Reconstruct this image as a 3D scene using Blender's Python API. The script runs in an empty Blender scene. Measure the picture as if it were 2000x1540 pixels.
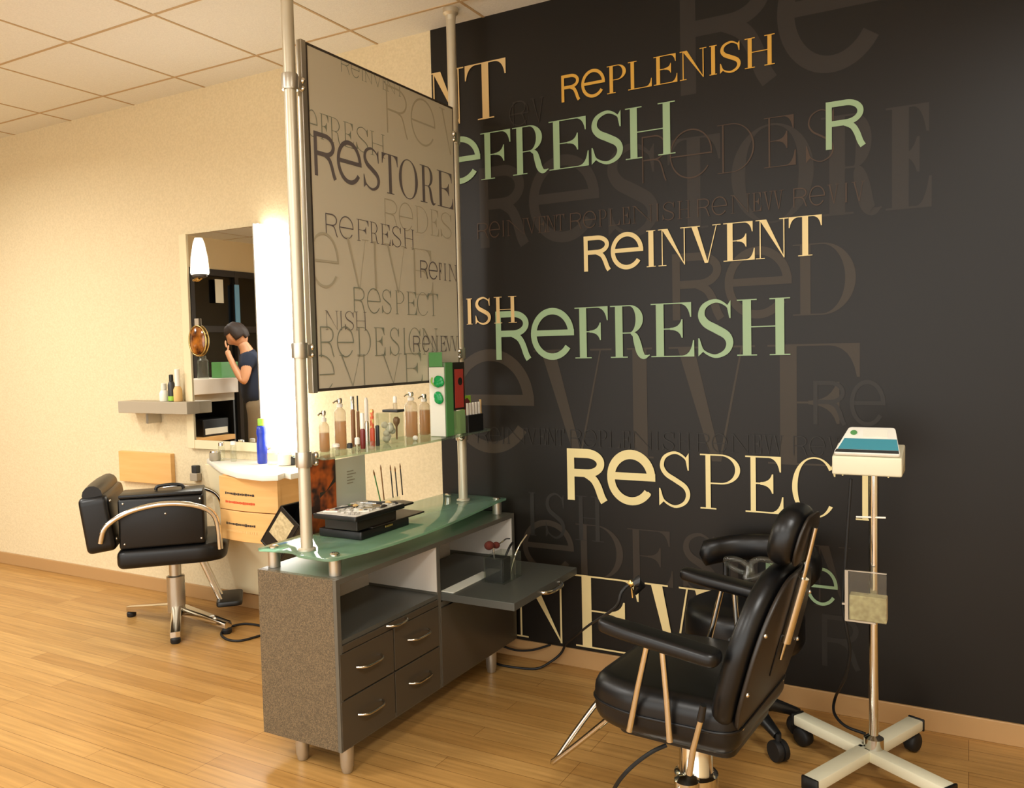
import bpy, bmesh, math, random
from mathutils import Vector, Matrix
random.seed(7)
S = bpy.context.scene
COL = S.collection
PI = math.pi

# ------------------------------------------------------------------ camera, world, lights, exposure
YAW, PITCH, ROLL, FPX = 0.50677758, -0.05307057, -0.02314742, 1617.7482
CAM = Vector((0, 0, 1.40))
WY = 3.26            # the wall with the mural
CZ = 2.885           # ceiling
_f = Vector((-math.sin(YAW)*math.cos(PITCH), math.cos(YAW)*math.cos(PITCH), math.sin(PITCH)))
_r = Vector((math.cos(YAW), math.sin(YAW), 0)); _u = _r.cross(_f)
RX = _r*math.cos(ROLL) + _u*math.sin(ROLL)
UX = -_r*math.sin(ROLL) + _u*math.cos(ROLL)
cd = bpy.data.cameras.new('camera'); cam = bpy.data.objects.new('camera', cd); COL.objects.link(cam)
mw = Matrix((RX, UX, -_f)).transposed().to_4x4(); mw.translation = CAM
cam.matrix_world = mw
cd.sensor_width = 36; cd.lens = FPX/2000*36; cd.clip_start = 0.05
S.camera = cam
S.view_settings.view_transform = 'Standard'; S.view_settings.look = 'None'
S.view_settings.gamma = 1; S.view_settings.use_curve_mapping = False
S.view_settings.exposure = 0.45
S.cycles.use_denoising = True
S.cycles.max_bounces = 10; S.cycles.transparent_max_bounces = 16
S.cycles.caustics_reflective = False; S.cycles.caustics_refractive = False
S.cycles.sample_clamp_indirect = 6

w = bpy.data.worlds.new('world'); S.world = w; w.use_nodes = True
w.node_tree.nodes['Background'].inputs[0].default_value = (1, .97, .91, 1)
w.node_tree.nodes['Background'].inputs[1].default_value = 2.4
WARM = (1, 1, .97)

def ray(x, y):
    return RX*((x-1000)/FPX) + UX*((770-y)/FPX) + _f
def AZ(x, y, z):
    d = ray(x, y); return CAM + d*((z-CAM.z)/d.z)
def AY(x, y, Y=WY):
    d = ray(x, y); return CAM + d*(Y/d.y)
def AX(x, y, X):
    d = ray(x, y); return CAM + d*(X/d.x)

# ------------------------------------------------------------------ materials
def lin(c):
    return tuple(((v/255)/12.92 if v/255 <= .04045 else ((v/255+.055)/1.055)**2.4) for v in c) + (1,)
MATS = {}
def mk(name, rgb, rough=.5, metal=0, spec=.5, emit=0, coat=0):
    m = bpy.data.materials.new(name); m.use_nodes = True
    b = m.node_tree.nodes['Principled BSDF']
    b.inputs['Base Color'].default_value = lin(rgb)
    b.inputs['Roughness'].default_value = rough
    b.inputs['Metallic'].default_value = metal
    b.inputs['Specular IOR Level'].default_value = spec
    if coat: b.inputs['Coat Weight'].default_value = coat
    if emit:
        b.inputs['Emission Color'].default_value = lin(rgb); b.inputs['Emission Strength'].default_value = emit
    MATS[name] = m
    return m
def nodes(m): return m.node_tree.nodes, m.node_tree.links, m.node_tree.nodes['Principled BSDF']
def coords(m, scale=(1, 1, 1)):
    n, l, b = nodes(m)
    tc = n.new('ShaderNodeTexCoord'); mp = n.new('ShaderNodeMapping'); mp.inputs['Scale'].default_value = scale
    l.new(tc.outputs['Object'], mp.inputs['Vector']); return mp
def noisy(name, c1, c2, scale, rough=.6, detail=4, bump=0, lo=.35, hi=.65, stretch=(1, 1, 1), metal=0, spec=.5):
    m = mk(name, c1, rough, metal, spec); n, l, b = nodes(m)
    mp = coords(m, stretch)
    t = n.new('ShaderNodeTexNoise'); t.inputs['Scale'].default_value = scale; t.inputs['Detail'].default_value = detail
    l.new(mp.outputs[0], t.inputs['Vector'])
    r = n.new('ShaderNodeValToRGB'); r.color_ramp.elements[0].position = lo; r.color_ramp.elements[1].position = hi
    r.color_ramp.elements[0].color = lin(c1); r.color_ramp.elements[1].color = lin(c2)
    l.new(t.outputs['Fac'], r.inputs['Fac']); l.new(r.outputs['Color'], b.inputs['Base Color'])
    if bump:
        bp = n.new('ShaderNodeBump'); bp.inputs['Strength'].default_value = bump; bp.inputs['Distance'].default_value = .004
        l.new(t.outputs['Fac'], bp.inputs['Height']); l.new(bp.outputs[0], b.inputs['Normal'])
    return m
def clear(name, rgb, fac=.82, rough=.05, diff=(220, 230, 220), dfac=.06):
    """clear plastic / glass sheet: tinted see-through, a little gloss, a little haze"""
    m = bpy.data.materials.new(name); m.use_nodes = True; n = m.node_tree.nodes; l = m.node_tree.links
    n.remove(n['Principled BSDF']); out = n['Material Output']
    t = n.new('ShaderNodeBsdfTransparent'); t.inputs[0].default_value = lin(rgb)
    g = n.new('ShaderNodeBsdfGlossy'); g.inputs['Roughness'].default_value = rough
    d0 = n.new('ShaderNodeBsdfDiffuse'); d0.inputs[0].default_value = lin(diff); d1 = n.new('ShaderNodeBsdfTranslucent'); d1.inputs[0].default_value = lin(diff)
    d = n.new('ShaderNodeMixShader'); d.inputs[0].default_value = .5; l.new(d0.outputs[0], d.inputs[1]); l.new(d1.outputs[0], d.inputs[2])
    a = n.new('ShaderNodeMixShader'); a.inputs[0].default_value = dfac
    l.new(t.outputs[0], a.inputs[1]); l.new(d.outputs[0], a.inputs[2])
    fr = n.new('ShaderNodeLayerWeight'); fr.inputs['Blend'].default_value = .5
    pw = n.new('ShaderNodeMath'); pw.operation = 'POWER'; pw.inputs[1].default_value = 4; l.new(fr.outputs['Facing'], pw.inputs[0])
    mu = n.new('ShaderNodeMath'); mu.operation = 'MULTIPLY_ADD'; mu.inputs[1].default_value = .7; mu.inputs[2].default_value = .025+(1-fac)*.1
    l.new(pw.outputs[0], mu.inputs[0])
    x = n.new('ShaderNodeMixShader'); l.new(mu.outputs[0], x.inputs[0]); l.new(a.outputs[0], x.inputs[1]); l.new(g.outputs[0], x.inputs[2])
    l.new(x.outputs[0], out.inputs[0]); MATS[name] = m
    return m

M = MATS
noisy('wall_paint', (216, 199, 160), (225, 208, 170), 90, .75, 3, .35)
noisy('ceiling_tile', (224, 224, 218), (232, 232, 226), 160, .9, 4, .25)
mk('grid_line', (186, 160, 122), .7)
mk('bulkhead', (214, 196, 160), .8)
mk('mural_ground', (23, 18, 11), .42, 0, .30)
for nm, c in dict(cream=(226, 206, 150), peach=(214, 184, 128), gold=(214, 166, 66), sage=(150, 178, 140), paleyellow=(232, 216, 158),
                  ghost=(37, 30, 21), ghost_mid=(46, 37, 26), ghost_light=(52, 43, 30), ghost_thin=(64, 46, 29), ghost_grey=(32, 28, 22)).items():
    mk('ink_'+nm, c, .5, 0, .4)
mk('baseboard_wood', (178, 140, 92), .45)
# plank floor
m = mk('plank_floor', (200, 150, 80), .33, 0, .45); n, l, b = nodes(m); mp = coords(m)
br = n.new('ShaderNodeTexBrick'); br.offset = .37; br.offset_frequency = 3
br.inputs['Scale'].default_value = 1; br.inputs['Brick Width'].default_value = 1.15; br.inputs['Row Height'].default_value = .083
br.inputs['Mortar Size'].default_value = .0012; br.inputs['Mortar Smooth'].default_value = .3; br.inputs['Bias'].default_value = 0
br.inputs['Color1'].default_value = lin((194, 152, 90)); br.inputs['Color2'].default_value = lin((174, 130, 70)); br.inputs['Mortar'].default_value = lin((128, 88, 42))
l.new(mp.outputs[0], br.inputs['Vector'])
mp2 = n.new('ShaderNodeMapping'); mp2.inputs['Scale'].default_value = (1.2, 26, 1)
tc = [q for q in n if q.type == 'TEX_COORD'][0]; l.new(tc.outputs['Object'], mp2.inputs['Vector'])
gn = n.new('ShaderNodeTexNoise'); gn.inputs['Scale'].default_value = 2.2; gn.inputs['Detail'].default_value = 6; l.new(mp2.outputs[0], gn.inputs['Vector'])
rp = n.new('ShaderNodeValToRGB'); rp.color_ramp.elements[0].position = .3; rp.color_ramp.elements[1].position = .75
rp.color_ramp.elements[0].color = (.72, .68, .62, 1); rp.color_ramp.elements[1].color = (1.08, 1.06, 1.04, 1); l.new(gn.outputs['Fac'], rp.inputs['Fac'])
mx = n.new('ShaderNodeMix'); mx.data_type = 'RGBA'; mx.blend_type = 'MULTIPLY'; mx.inputs[0].default_value = 1
l.new(br.outputs['Color'], mx.inputs[6]); l.new(rp.outputs['Color'], mx.inputs[7]); l.new(mx.outputs[2], b.inputs['Base Color'])

noisy('speckled_laminate', (76, 66, 50), (122, 104, 78), 300, .5, 5, 0, .38, .68)
mk('grey_laminate', (92, 88, 78), .38)
mk('dark_laminate', (74, 66, 54), .28)
mk('shelf_laminate', (80, 80, 74), .35)
mk('white_laminate', (216, 208, 196), .5)
mk('aluminium', (196, 190, 176), .32, .85)
mk('satin_pole', (206, 198, 176), .36, .55)
mk('chrome', (222, 218, 208), .12, 1)
mk('brass', (206, 176, 112), .2, 1)
mk('dark_edge', (60, 52, 44), .5)
mk('etched_sheet', (208, 200, 178), .42)
mk('etch_dark', (104, 97, 96), .5)
mk('etch_mid', (134, 138, 120), .5)
mk('etch_light', (180, 171, 146), .5)
mk('black_leather', (11, 11, 12), .36, 0, .4)
mk('black_plastic', (15, 15, 15), .4)
mk('brown_black', (34, 27, 20), .45)
mk('rubber', (14, 13, 12), .6)
mk('cream_plastic', (222, 216, 188), .45)
mk('white_plastic', (240, 236, 224), .4)
mk('teal_label', (66, 140, 156), .4)
mk('white_counter', (240, 238, 226), .22)
noisy('pale_wood', (222, 172, 104), (230, 184, 118), 3, .5, 3, 0, .3, .7, (1, 1, 12))
mk('cream_panel', (228, 212, 172), .6)
mk('grey_ledge', (170, 158, 136), .6)
mk('mirror', (238, 238, 232), .0, 1)
mk('backlit', (255, 250, 240), .5, 0, .5, 7.5)
mk('shade_glass', (255, 246, 228), .4, 0, .5, 1.1)
mk('navy_cloth', (30, 40, 62), .85)
mk('khaki_cloth', (120, 104, 80), .9)
mk('skin', (206, 150, 112), .5)
mk('hair', (40, 26, 20), .6)
mk('dark_window', (16, 16, 15), .08, 0, .5)
mk('dark_frame', (38, 32, 26), .5)
mk('blue_light', (90, 130, 150), .5, 0, .5, .25)
mk('brown_glass', (140, 98, 60), .2)
mk('dark_red', (122, 40, 36), .3)
mk('red_orange', (206, 84, 50), .4)
mk('charcoal', (50, 52, 52), .4)
mk('cotton', (240, 236, 222), .9)
mk('blue_bottle', (34, 58, 170), .25)
mk('lime', (150, 200, 60), .4)
mk('leaf_green', (86, 146, 84), .45)
mk('bag_green', (18, 156, 82), .22)
mk('maroon', (120, 52, 58), .5)
mk('paper', (226, 224, 208), .7)
mk('bristle_red', (86, 30, 18), .9)
mk('tan', (226, 186, 122), .6)
mk('poster_red', (176, 62, 52), .5)
mk('emit_troffer', (255, 244, 222), .5, 0, .5, 3.0)
clear('glass_green', (186, 228, 206), .8, .05, (186, 220, 196), .42)
clear('glass_shelf', (226, 240, 228), .8, .04, (214, 228, 212), .10)
clear('tan_liquid', (226, 188, 104), .85, .08, (228, 194, 112), .3)
clear('acrylic', (246, 248, 243), .85, .03, (235, 238, 230), .03)
clear('acrylic_green', (196, 218, 182), .85, .05, (176, 204, 160), .5)
clear('frost', (246, 242, 230), .85, .15, (244, 238, 224), .28)
m = noisy('amber_disc', (58, 20, 8), (196, 120, 40), 14, .12, 3, 0, .4, .7); nodes(m)[2].inputs['Coat Weight'].default_value = .6
noisy('orange_print', (58, 40, 34), (208, 104, 44), 16, .5, 2, 0, .38, .6)
noisy('makeup_clutter', (226, 218, 206), (90, 84, 76), 60, .4, 3, 0, .45, .75)
noisy('beige_foam', (176, 158, 118), (206, 190, 146), 60, .9, 3, .2)
noisy('pattern_label', (214, 90, 50), (236, 214, 130), 90, .4, 2, 0, .42, .6)

# ------------------------------------------------------------------ mesh helpers
class B:
    def __init__(s): s.bm = bmesh.new()
    def box(s, x0, x1, y0, y1, z0, z1, bev=0, seg=2, T=None):
        bm = s.bm; vs = [bm.verts.new(((x0, x1)[i & 1], (y0, y1)[i >> 1 & 1], (z0, z1)[i >> 2 & 1])) for i in range(8)]
        fs = [bm.faces.new([vs[i] for i in q]) for q in ((0, 2, 3, 1), (4, 5, 7, 6), (0, 1, 5, 4), (2, 6, 7, 3), (0, 4, 6, 2), (1, 3, 7, 5))]
        if bev:
            es = list({e for f in fs for e in f.edges}); before = set(bm.verts)
            r = bmesh.ops.bevel(bm, geom=es, offset=bev, segments=seg, profile=.5, affect='EDGES')
            vs = [v for v in bm.verts if v in set(vs) or v in set(r['verts'])]
        if T is not None:
            for v in vs:
                if v.is_valid: v.co = T @ v.co
        return s
    def poly(s, pts):
        try: s.bm.faces.new([s.bm.verts.new(p) for p in pts])
        except ValueError: pass
        return s
    def slab(s, pts, th, T=None, bev=0, seg=3, z=0):
        """outline pts (x, y) from z to z+th, rims rounded"""
        bm = s.bm; n = len(pts); P = [Vector((p[0], p[1])) for p in pts]
        ar = sum(P[k].x*P[(k+1) % n].y-P[(k+1) % n].x*P[k].y for k in range(n))
        if ar < 0: P.reverse()
        nrm = []
        for k in range(n):
            a = P[k]-P[k-1]; c = P[(k+1) % n]-P[k]
            a = a.normalized() if a.length > 1e-7 else c.normalized(); c = c.normalized() if c.length > 1e-7 else a
            d = Vector((-a.y-c.y, a.x+c.x)); d = d.normalized() if d.length > 1e-6 else Vector((-a.y, a.x))
            nrm.append(d/max(.5, d.dot(Vector((-a.y, a.x)))))
        prof = [(0, 0), (0, th)]
        if bev:
            bev = min(bev, th*.5)
            prof = [(bev*(1-math.sin(PI/2*k/seg)), bev*(1-math.cos(PI/2*k/seg))) for k in range(seg+1)]
            prof += [(a_, th-b_) for a_, b_ in reversed(prof)]
        rings = []
        for d, zz_ in prof: rings.append([bm.verts.new((P[k].x+nrm[k].x*d, P[k].y+nrm[k].y*d, z+zz_)) for k in range(n)])
        for r0, r1 in zip(rings, rings[1:]):
            for k in range(n): bm.faces.new((r0[k], r0[(k+1) % n], r1[(k+1) % n], r1[k]))
        bm.faces.new(rings[0][::-1]); bm.faces.new(rings[-1])
        if T is not None:
            for rg in rings:
                for v in rg: v.co = T @ v.co
        return s
    def tube(s, pts, r, n=10, closed=False, cap=True):
        pts = [Vector(p) for p in pts]; N = len(pts); rs = r if isinstance(r, (list, tuple)) else [r]*N
        rings = []; up = None
        for i, p in enumerate(pts):
            if closed: d = pts[(i+1) % N]-pts[i-1]
            else: d = pts[min(i+1, N-1)]-pts[max(i-1, 0)]
            d.normalize()
            if up is None: up = Vector((0, 0, 1)) if abs(d.z) < .9 else Vector((1, 0, 0))
            a = d.cross(up); a.normalize(); c = a.cross(d); up = c
            rings.append([s.bm.verts.new(p+(a*math.cos(t)+c*math.sin(t))*rs[i]) for t in (2*PI*k/n for k in range(n))])
        for i in range(N if closed else N-1):
            A, C2 = rings[i], rings[(i+1) % N]
            for k in range(n): s.bm.faces.new((A[k], A[(k+1) % n], C2[(k+1) % n], C2[k]))
        if cap and not closed: s.bm.faces.new(rings[0][::-1]); s.bm.faces.new(rings[-1])
        return s
    def lathe(s, prof, o=(0, 0, 0), n=20, T=None, sx=1, sy=1):
        rings = []; o = Vector(o)
        for (r, z) in prof:
            ring = []
            for k in range(n):
                t = 2*PI*k/n; v = Vector((max(r, 1e-4)*math.cos(t)*sx, max(r, 1e-4)*math.sin(t)*sy, z))
                ring.append(s.bm.verts.new((T @ v if T is not None else v)+o))
            rings.append(ring)
        for i in range(len(rings)-1):
            for k in range(n): s.bm.faces.new((rings[i][k], rings[i][(k+1) % n], rings[i+1][(k+1) % n], rings[i+1][k]))
        s.bm.faces.new(rings[0][::-1]); s.bm.faces.new(rings[-1])
        return s
    def ball(s, c, rx, ry=None, rz=None, n=14):
        ry = ry or rx; rz = rz or rx
        r = bmesh.ops.create_uvsphere(s.bm, u_segments=n, v_segments=max(6, n//2+2), radius=1)
        for v in r['verts']: v.co = Vector((v.co.x*rx+c[0], v.co.y*ry+c[1], v.co.z*rz+c[2]))
        return s
def obj(name, b, mat, parent=None, smooth=None, kind=None, label=None, fix=True):
    bm = b.bm
    if fix: bmesh.ops.recalc_face_normals(bm, faces=bm.faces)
    me = bpy.data.meshes.new(name); bm.to_mesh(me); bm.free()
    me.materials.append(M[mat])
    if smooth is not None:
        for p in me.polygons: p.use_smooth = True
        try: me.set_sharp_from_angle(angle=math.radians(smooth))
        except Exception: pass
    o = bpy.data.objects.new(name, me); COL.objects.link(o)
    if parent is not None: o.parent = parent
    if kind: o['kind'] = kind
    if label: o['label'] = label
    return o
def tag(o, label, cat, group=None):
    o['label'] = label; o['category'] = cat
    if group: o['group'] = group
    return o
def thing(name, label, cat, loc=(0, 0, 0), rz=0, group=None):
    o = bpy.data.objects.new(name, None); COL.objects.link(o); o.location = loc; o.rotation_euler = (0, 0, rz)
    o.empty_display_size = .05
    return tag(o, label, cat, group)
def rpoly(pts, r, n=5):
    out = []; N = len(pts); rs = r if isinstance(r, (list, tuple)) else [r]*N
    for i in range(N):
        p = Vector(pts[i]); a = Vector(pts[i-1])-p; c = Vector(pts[(i+1) % N])-p
        la, lc = a.length, c.length; a.normalize(); c.normalize()
        d = min(rs[i], la*.49, lc*.49)
        A = p+a*d; C2 = p+c*d
        for k in range(n+1):
            t = k/n; out.append(tuple(A*(1-t)**2+p*2*t*(1-t)+C2*t*t))
    return out
def rrect(x0, x1, y0, y1, r, n=5): return rpoly([(x0, y0), (x1, y0), (x1, y1), (x0, y1)], r, n)
def crom(pts, k=8, closed=False):
    P = [Vector(p) for p in pts]; N = len(P); out = []
    for i in range(N if closed else N-1):
        p0, p1, p2, p3 = (P[(i-1) % N], P[i], P[(i+1) % N], P[(i+2) % N]) if closed else (P[max(i-1, 0)], P[i], P[i+1], P[min(i+2, N-1)])
        for j in range(k):
            t = j/k; out.append(.5*((2*p1)+(p2-p0)*t+(2*p0-5*p1+4*p2-p3)*t*t+(3*p1-p0-3*p2+p3)*t**3))
    if not closed: out.append(P[-1])
    return out
def frame(o, x, y, z):
    m_ = Matrix((Vector(x), Vector(y), Vector(z))).transposed().to_4x4(); m_.translation = Vector(o); return m_

# ------------------------------------------------------------------ lettering
def _rect(a, b_, c, d): return [(a, b_), (c, b_), (c, d), (a, d)]
def _strip(path, ws):
    out = []; N = len(path)
    L, R_ = [], []
    for i in range(N):
        a = Vector(path[max(i-1, 0)]); c = Vector(path[min(i+1, N-1)]); d = (c-a).normalized(); nn = Vector((-d.y, d.x)); p = Vector(path[i])
        wv = ws[i] if isinstance(ws, (list, tuple)) else ws
        L.append(p+nn*wv/2); R_.append(p-nn*wv/2)
    for i in range(N-1): out.append([tuple(L[i]), tuple(R_[i]), tuple(R_[i+1]), tuple(L[i+1])])
    return out
def _ring(cx, cy, ax, ay, bx, by, a0, a1, n=28):
    out = []
    for i in range(n):
        t, u = [math.radians(a0+(a1-a0)*k/n) for k in (i, i+1)]
        out.append([(cx+ax*math.cos(t), cy+ay*math.sin(t)), (cx+ax*math.cos(u), cy+ay*math.sin(u)), (cx+bx*math.cos(u), cy+by*math.sin(u)), (cx+bx*math.cos(t), cy+by*math.sin(t))])
    return out
def _q(a, c, e, n=6): return [tuple(Vector(a)*(1-t)**2+Vector(c)*2*t*(1-t)+Vector(e)*t*t) for t in (k/n for k in range(n+1))]
def glyph(ch, w, t, h):
    s = min(.10, w*.14); P = []
    foot = lambda cx, y, tt=t: P.append(_rect(cx-tt/2-s, y if y == 0 else 1-h, cx+tt/2+s, h if y == 0 else 1))
    wd = max(.10, min(.24, w*.34))
    def wedge(x, y, up, sz, sg=-1):            # a bracketed arm end at x, growing inward (sg) from the bar at y
        yy = y-sz if not up else y+sz
        P.append([(x, y), (x, yy), (x+sg*.022, yy)] + _q((x+sg*.022, yy), (x+sg*.06, y+(h if up else -h)), (x+sg*wd, y+(h if up else -h)*.9)) + [(x+sg*wd, y)])
    if ch == 'r':
        x1 = w; P.append(_rect(0, 0, t, 1)); ym = .47
        bx = w*.50; P += [_rect(t, 1-t, bx, 1), _rect(t, ym, bx, ym+t)]
        P += _ring(bx, (1+ym)/2, w*.94-bx, (1-ym)/2, w*.94-bx-t, (1-ym)/2-t, -90, 90)
        pth = [tuple(v) for v in crom([(w*.46, ym+t*.5), (w*.66, ym-.03), (w*.77, ym-.17), (w*.86, .10), (w*.93, t*.0)], 5)]
        P += _strip(pth, t)
    elif ch == 'e':
        yb = .46; P += _ring(w/2, .5, w/2, .52, w/2-t, .52-t, 0 if True else 0, 325, 44)
        P[0:1] = P[0:1]; P.append(_rect(t*.7, yb, w, yb+t*.92))
    elif ch == 'I':
        P.append(_rect(w/2-t/2, 0, w/2+t/2, 1)); foot(w/2, 0); foot(w/2, 1)
    elif ch in 'EFL':
        P.append(_rect(s, 0, s+t, 1)); foot(s+t/2, 1)
        if ch != 'L':
            xe = w*.94; P.append(_rect(s, 1-h, xe, 1)); wedge(xe, 1, False, .27)
            xm = w*.74; ymid = .52; P.append(_rect(s+t, ymid-h/2, xm, ymid+h/2)); wedge(xm, ymid, True, .17); wedge(xm, ymid, False, .17)
        if ch == 'F': foot(s+t/2, 0)
        else: P.append(_rect(0, 0, w, h)); wedge(w, 0, True, .30)
    elif ch == 'H':
        for cx in (s+t/2, w-s-t/2): P.append(_rect(cx-t/2, 0, cx+t/2, 1)); foot(cx, 0); foot(cx, 1)
        P.append(_rect(s+t, .50, w-s-t, .50+h))
    elif ch == 'T':
        P.append(_rect(w/2-t/2, 0, w/2+t/2, 1)); foot(w/2, 0); P.append(_rect(0, 1-h, w, 1)); wedge(w, 1, False, .27); wedge(0, 1, False, .27, 1)
    elif ch == 'N':
        hh = h*1.25; P.append(_rect(s, 0, s+hh, 1)); foot(s+hh/2, 0, hh); P.append(_rect(0, 1-h, s+hh, 1))
        P.append(_rect(w-s-hh, 0, w-s, 1)); foot(w-s-hh/2, 1, hh); tt = t*1.18
        P.append([(s-.0, 1), (s+tt, 1), (w-s, 0), (w-s-hh*.6, 0)])
    elif ch in 'VW':
        k = 1 if ch == 'V' else 2; ww = w/(1 if k == 1 else 1.86); tt = t*1.1
        for i in range(k):
            x0 = i*ww*.86
            P.append([(x0+s*.8, 1), (x0+s*.8+tt, 1), (x0+ww*.55+tt*.30, 0), (x0+ww*.55-tt*.25, 0)])
            P.append([(x0+ww-s-h, 1), (x0+ww-s, 1), (x0+ww*.55+tt*.30, 0), (x0+ww*.55+tt*.30-h*1.3, .0)])
            P.append(_rect(x0, 1-h, x0+s*1.6+tt, 1)); P.append(_rect(x0+ww-2*s-h, 1-h, x0+ww, 1))
    elif ch in 'PRD':
        P.append(_rect(s, 0, s+t, 1)); foot(s+t/2, 1); foot(s+t/2, 0) if ch != 'D' else P.append(_rect(0, 0, s+t, h))
        y0 = 0 if ch == 'D' else .46; xr = w if ch != 'R' else w*.84
        bx = s+t+(xr-s-t)*(.25 if ch == 'D' else .34); P += [_rect(s+t, 1-h, bx, 1), _rect(s+t, y0, bx, y0+h)]
        P += _ring(bx, (1+y0)/2, xr-bx, (1-y0)/2, xr-bx-t*.98, (1-y0)/2-h, -90, 90, 34)
        if ch == 'R':
            pth = [tuple(v) for v in crom([(s+t+(w-s-t)*.30, .465), (w*.63, .42), (w*.69, .28), (w*.76, .09), (w*.86, .01), (w, .045)], 5)]
            nn = len(pth); P += _strip(pth, [h+(t*.95-h)*math.sin(PI*min(1, max(0, (i/nn)*1.15-.03)))**.7 for i in range(nn)])
    elif ch in 'OCG':
        a0, a1 = (0, 360) if ch == 'O' else (38, 322)
        tt = t; N = 48
        for i in range(N):
            q = []
            for k in (i, i+1):
                a = math.radians(a0+(a1-a0)*k/N); wv = h+(tt-h)*abs(math.cos(a))**1.3
                q.append(((w/2+w/2*math.cos(a), .5+.52*math.sin(a)), (w/2+(w/2-wv)*math.cos(a), .5+(.52-max(h, wv*.55))*math.sin(a))))
            P.append([q[0][0], q[1][0], q[1][1], q[0][1]])
        if ch in 'CG': P.append([(w*.95, 1), (w*.95, .70), (w*.92, .70), (w*.86, .86)])
        if ch == 'G': P.append(_rect(w*.80, .05, w*.80+t*.9, .44)); P.append(_rect(w*.66, .44-h, w, .44))
    elif ch == 'S':
        pth = [tuple(v) for v in crom([(w*.88, .74), (w*.80, .90), (w*.52, 1.0), (w*.22, .92), (w*.13, .75), (w*.25, .60), (w*.52, .49), (w*.79, .37), (w*.87, .22), (w*.76, .07), (w*.48, .0), (w*.18, .10), (w*.08, .28)], 5)]
        nn = len(pth); P += _strip(pth, [h+(t*1.02-h)*max(0, math.sin(PI*i/(nn-1)))**1.6 for i in range(nn)])
        P.append([(w*.90, 1.0), (w*.90, .68), (w*.865, .68), (w*.80, .90)]); P.append([(w*.04, 0), (w*.04, .33), (w*.075, .33), (w*.18, .09)])
    return P
def word(bm_, letters, z0, z1, t, h, place):
    H = z1-z0
    for ch, a, c in letters:
        for i, p in enumerate(glyph(ch, (c-a)/H, t*(.86 if ch in 're' else 1), h)):
            bm_.poly([place(a+x*H, z0+y*H, i*2e-6) for x, y in p])

# ================================================================== SETTING
XL, XR, YF = -8.35, 2.5, -2.6
obj('floor', B().box(XL-.1, XR+.1, YF-.1, WY+.12, -.08, 0), 'plank_floor', kind='structure')
obj('ceiling', B().box(XL-.1, XR+.1, YF-.1, WY+.12, CZ, CZ+.08), 'ceiling_tile', kind='structure')
b = B()
for k in range(-8, 12):
    x = -1.908-k*.597
    if XL < x < XR: b.box(x-.006, x+.006, YF, WY, CZ-.0025, CZ)
for k in range(0, 10):
    y = 3.06-k*.59
    if YF < y: b.box(XL, XR, y-.006, y+.006, CZ-.0026, CZ-.0001)
obj('ceiling_grid', b, 'grid_line', kind='structure')
obj('wall_back', B().box(XL-.1, XR+.1, WY, WY+.12, 0, CZ), 'wall_paint', kind='structure')
obj('wall_right', B().box(XR, XR+.1, YF, WY, 0, CZ), 'wall_paint', kind='structure')
obj('wall_front', B().box(XL, XR, YF-.1, YF, 0, .06).box(XL, XR, YF-.1, YF, 2.80, CZ).box(XL, -5.6, YF-.1, YF, .06, 2.80), 'bulkhead', kind='structure')
b = B()                                                         # unseen open front added behind the camera to let world light in
for x in (-5.57, -3.8, -2.0, -.2, 1.2, XR-.03): b.box(x-.03, x+.03, YF-.08, YF-.02, .06, 2.80)
b.box(-5.6, XR, YF-.08, YF-.02, .06, .12); b.box(-5.6, XR, YF-.08, YF-.02, 2.74, 2.80)
obj('added_window', b, 'dark_frame', kind='structure')
obj('wall_left', B().box(XL-.1, XL, YF, WY, 2.50, CZ).box(XL-.1, XL, 1.6, WY, 0, 2.5), 'bulkhead', kind='structure')
wf = obj('window_1', B().box(XL-.06, XL-.03, YF, 1.6, 0, 2.5), 'dark_window', kind='structure')
b = B()
for y in (YF+.03, -1.9, -1.25, -.55, .15, .9, 1.57): b.box(XL-.03, XL+.02, y-.03, y+.03, 0, 2.5)
for z in (.05, 1.75, 2.46): b.box(XL-.03, XL+.015, YF, 1.6, z-.04, z+.04)
obj('window_frame', b, 'dark_frame', wf)
obj('baseboard_back', B().box(XL, XR, WY-.013, WY, 0, .08, .003), 'baseboard_wood', kind='structure')

# ceiling lights (recessed lamps in the grid, behind and beside the camera)
def troffer(x, y, power, label):
    t = thing('ceiling_light', label, 'ceiling light', (x, y, CZ), 0, 'recessed ceiling lights')
    obj('frame', B().box(-.30, .30, -.30, -.28, -.012, -.002).box(-.30, .30, .28, .30, -.012, -.002).box(-.30, -.28, -.28, .28, -.012, -.002).box(.28, .30, -.28, .28, -.012, -.002), 'white_plastic', t)
    obj('diffuser', B().box(-.28, .28, -.28, .28, -.008, -.003), 'emit_troffer', t)
    L = bpy.data.lights.new('lamp', 'AREA'); L.energy = power; L.color = WARM; L.size = .55; L.spread = math.radians(165)
    lo = bpy.data.objects.new('lamp', L); COL.objects.link(lo); lo.parent = t; lo.location = (0, 0, -.02)
SXY = [(-5.19, 1.58, 34, 'recessed ceiling light over the left chair side of the room'), (-5.19, -.6, 28, 'recessed ceiling light near the dark window, front row'),
       (-3.40, .4, 36, 'recessed ceiling light in the middle of the room, left of the camera'), (-1.31, -.6, 30, 'recessed ceiling light just behind the camera'),
       (.48, .99, 24, 'recessed ceiling light above the right side of the room'), (-7.3, .99, 20, 'recessed ceiling light closest to the dark window'), (.48, -1.2, 20, 'recessed ceiling light behind the camera on the right')]
for a in SXY: troffer(*a)

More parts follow.
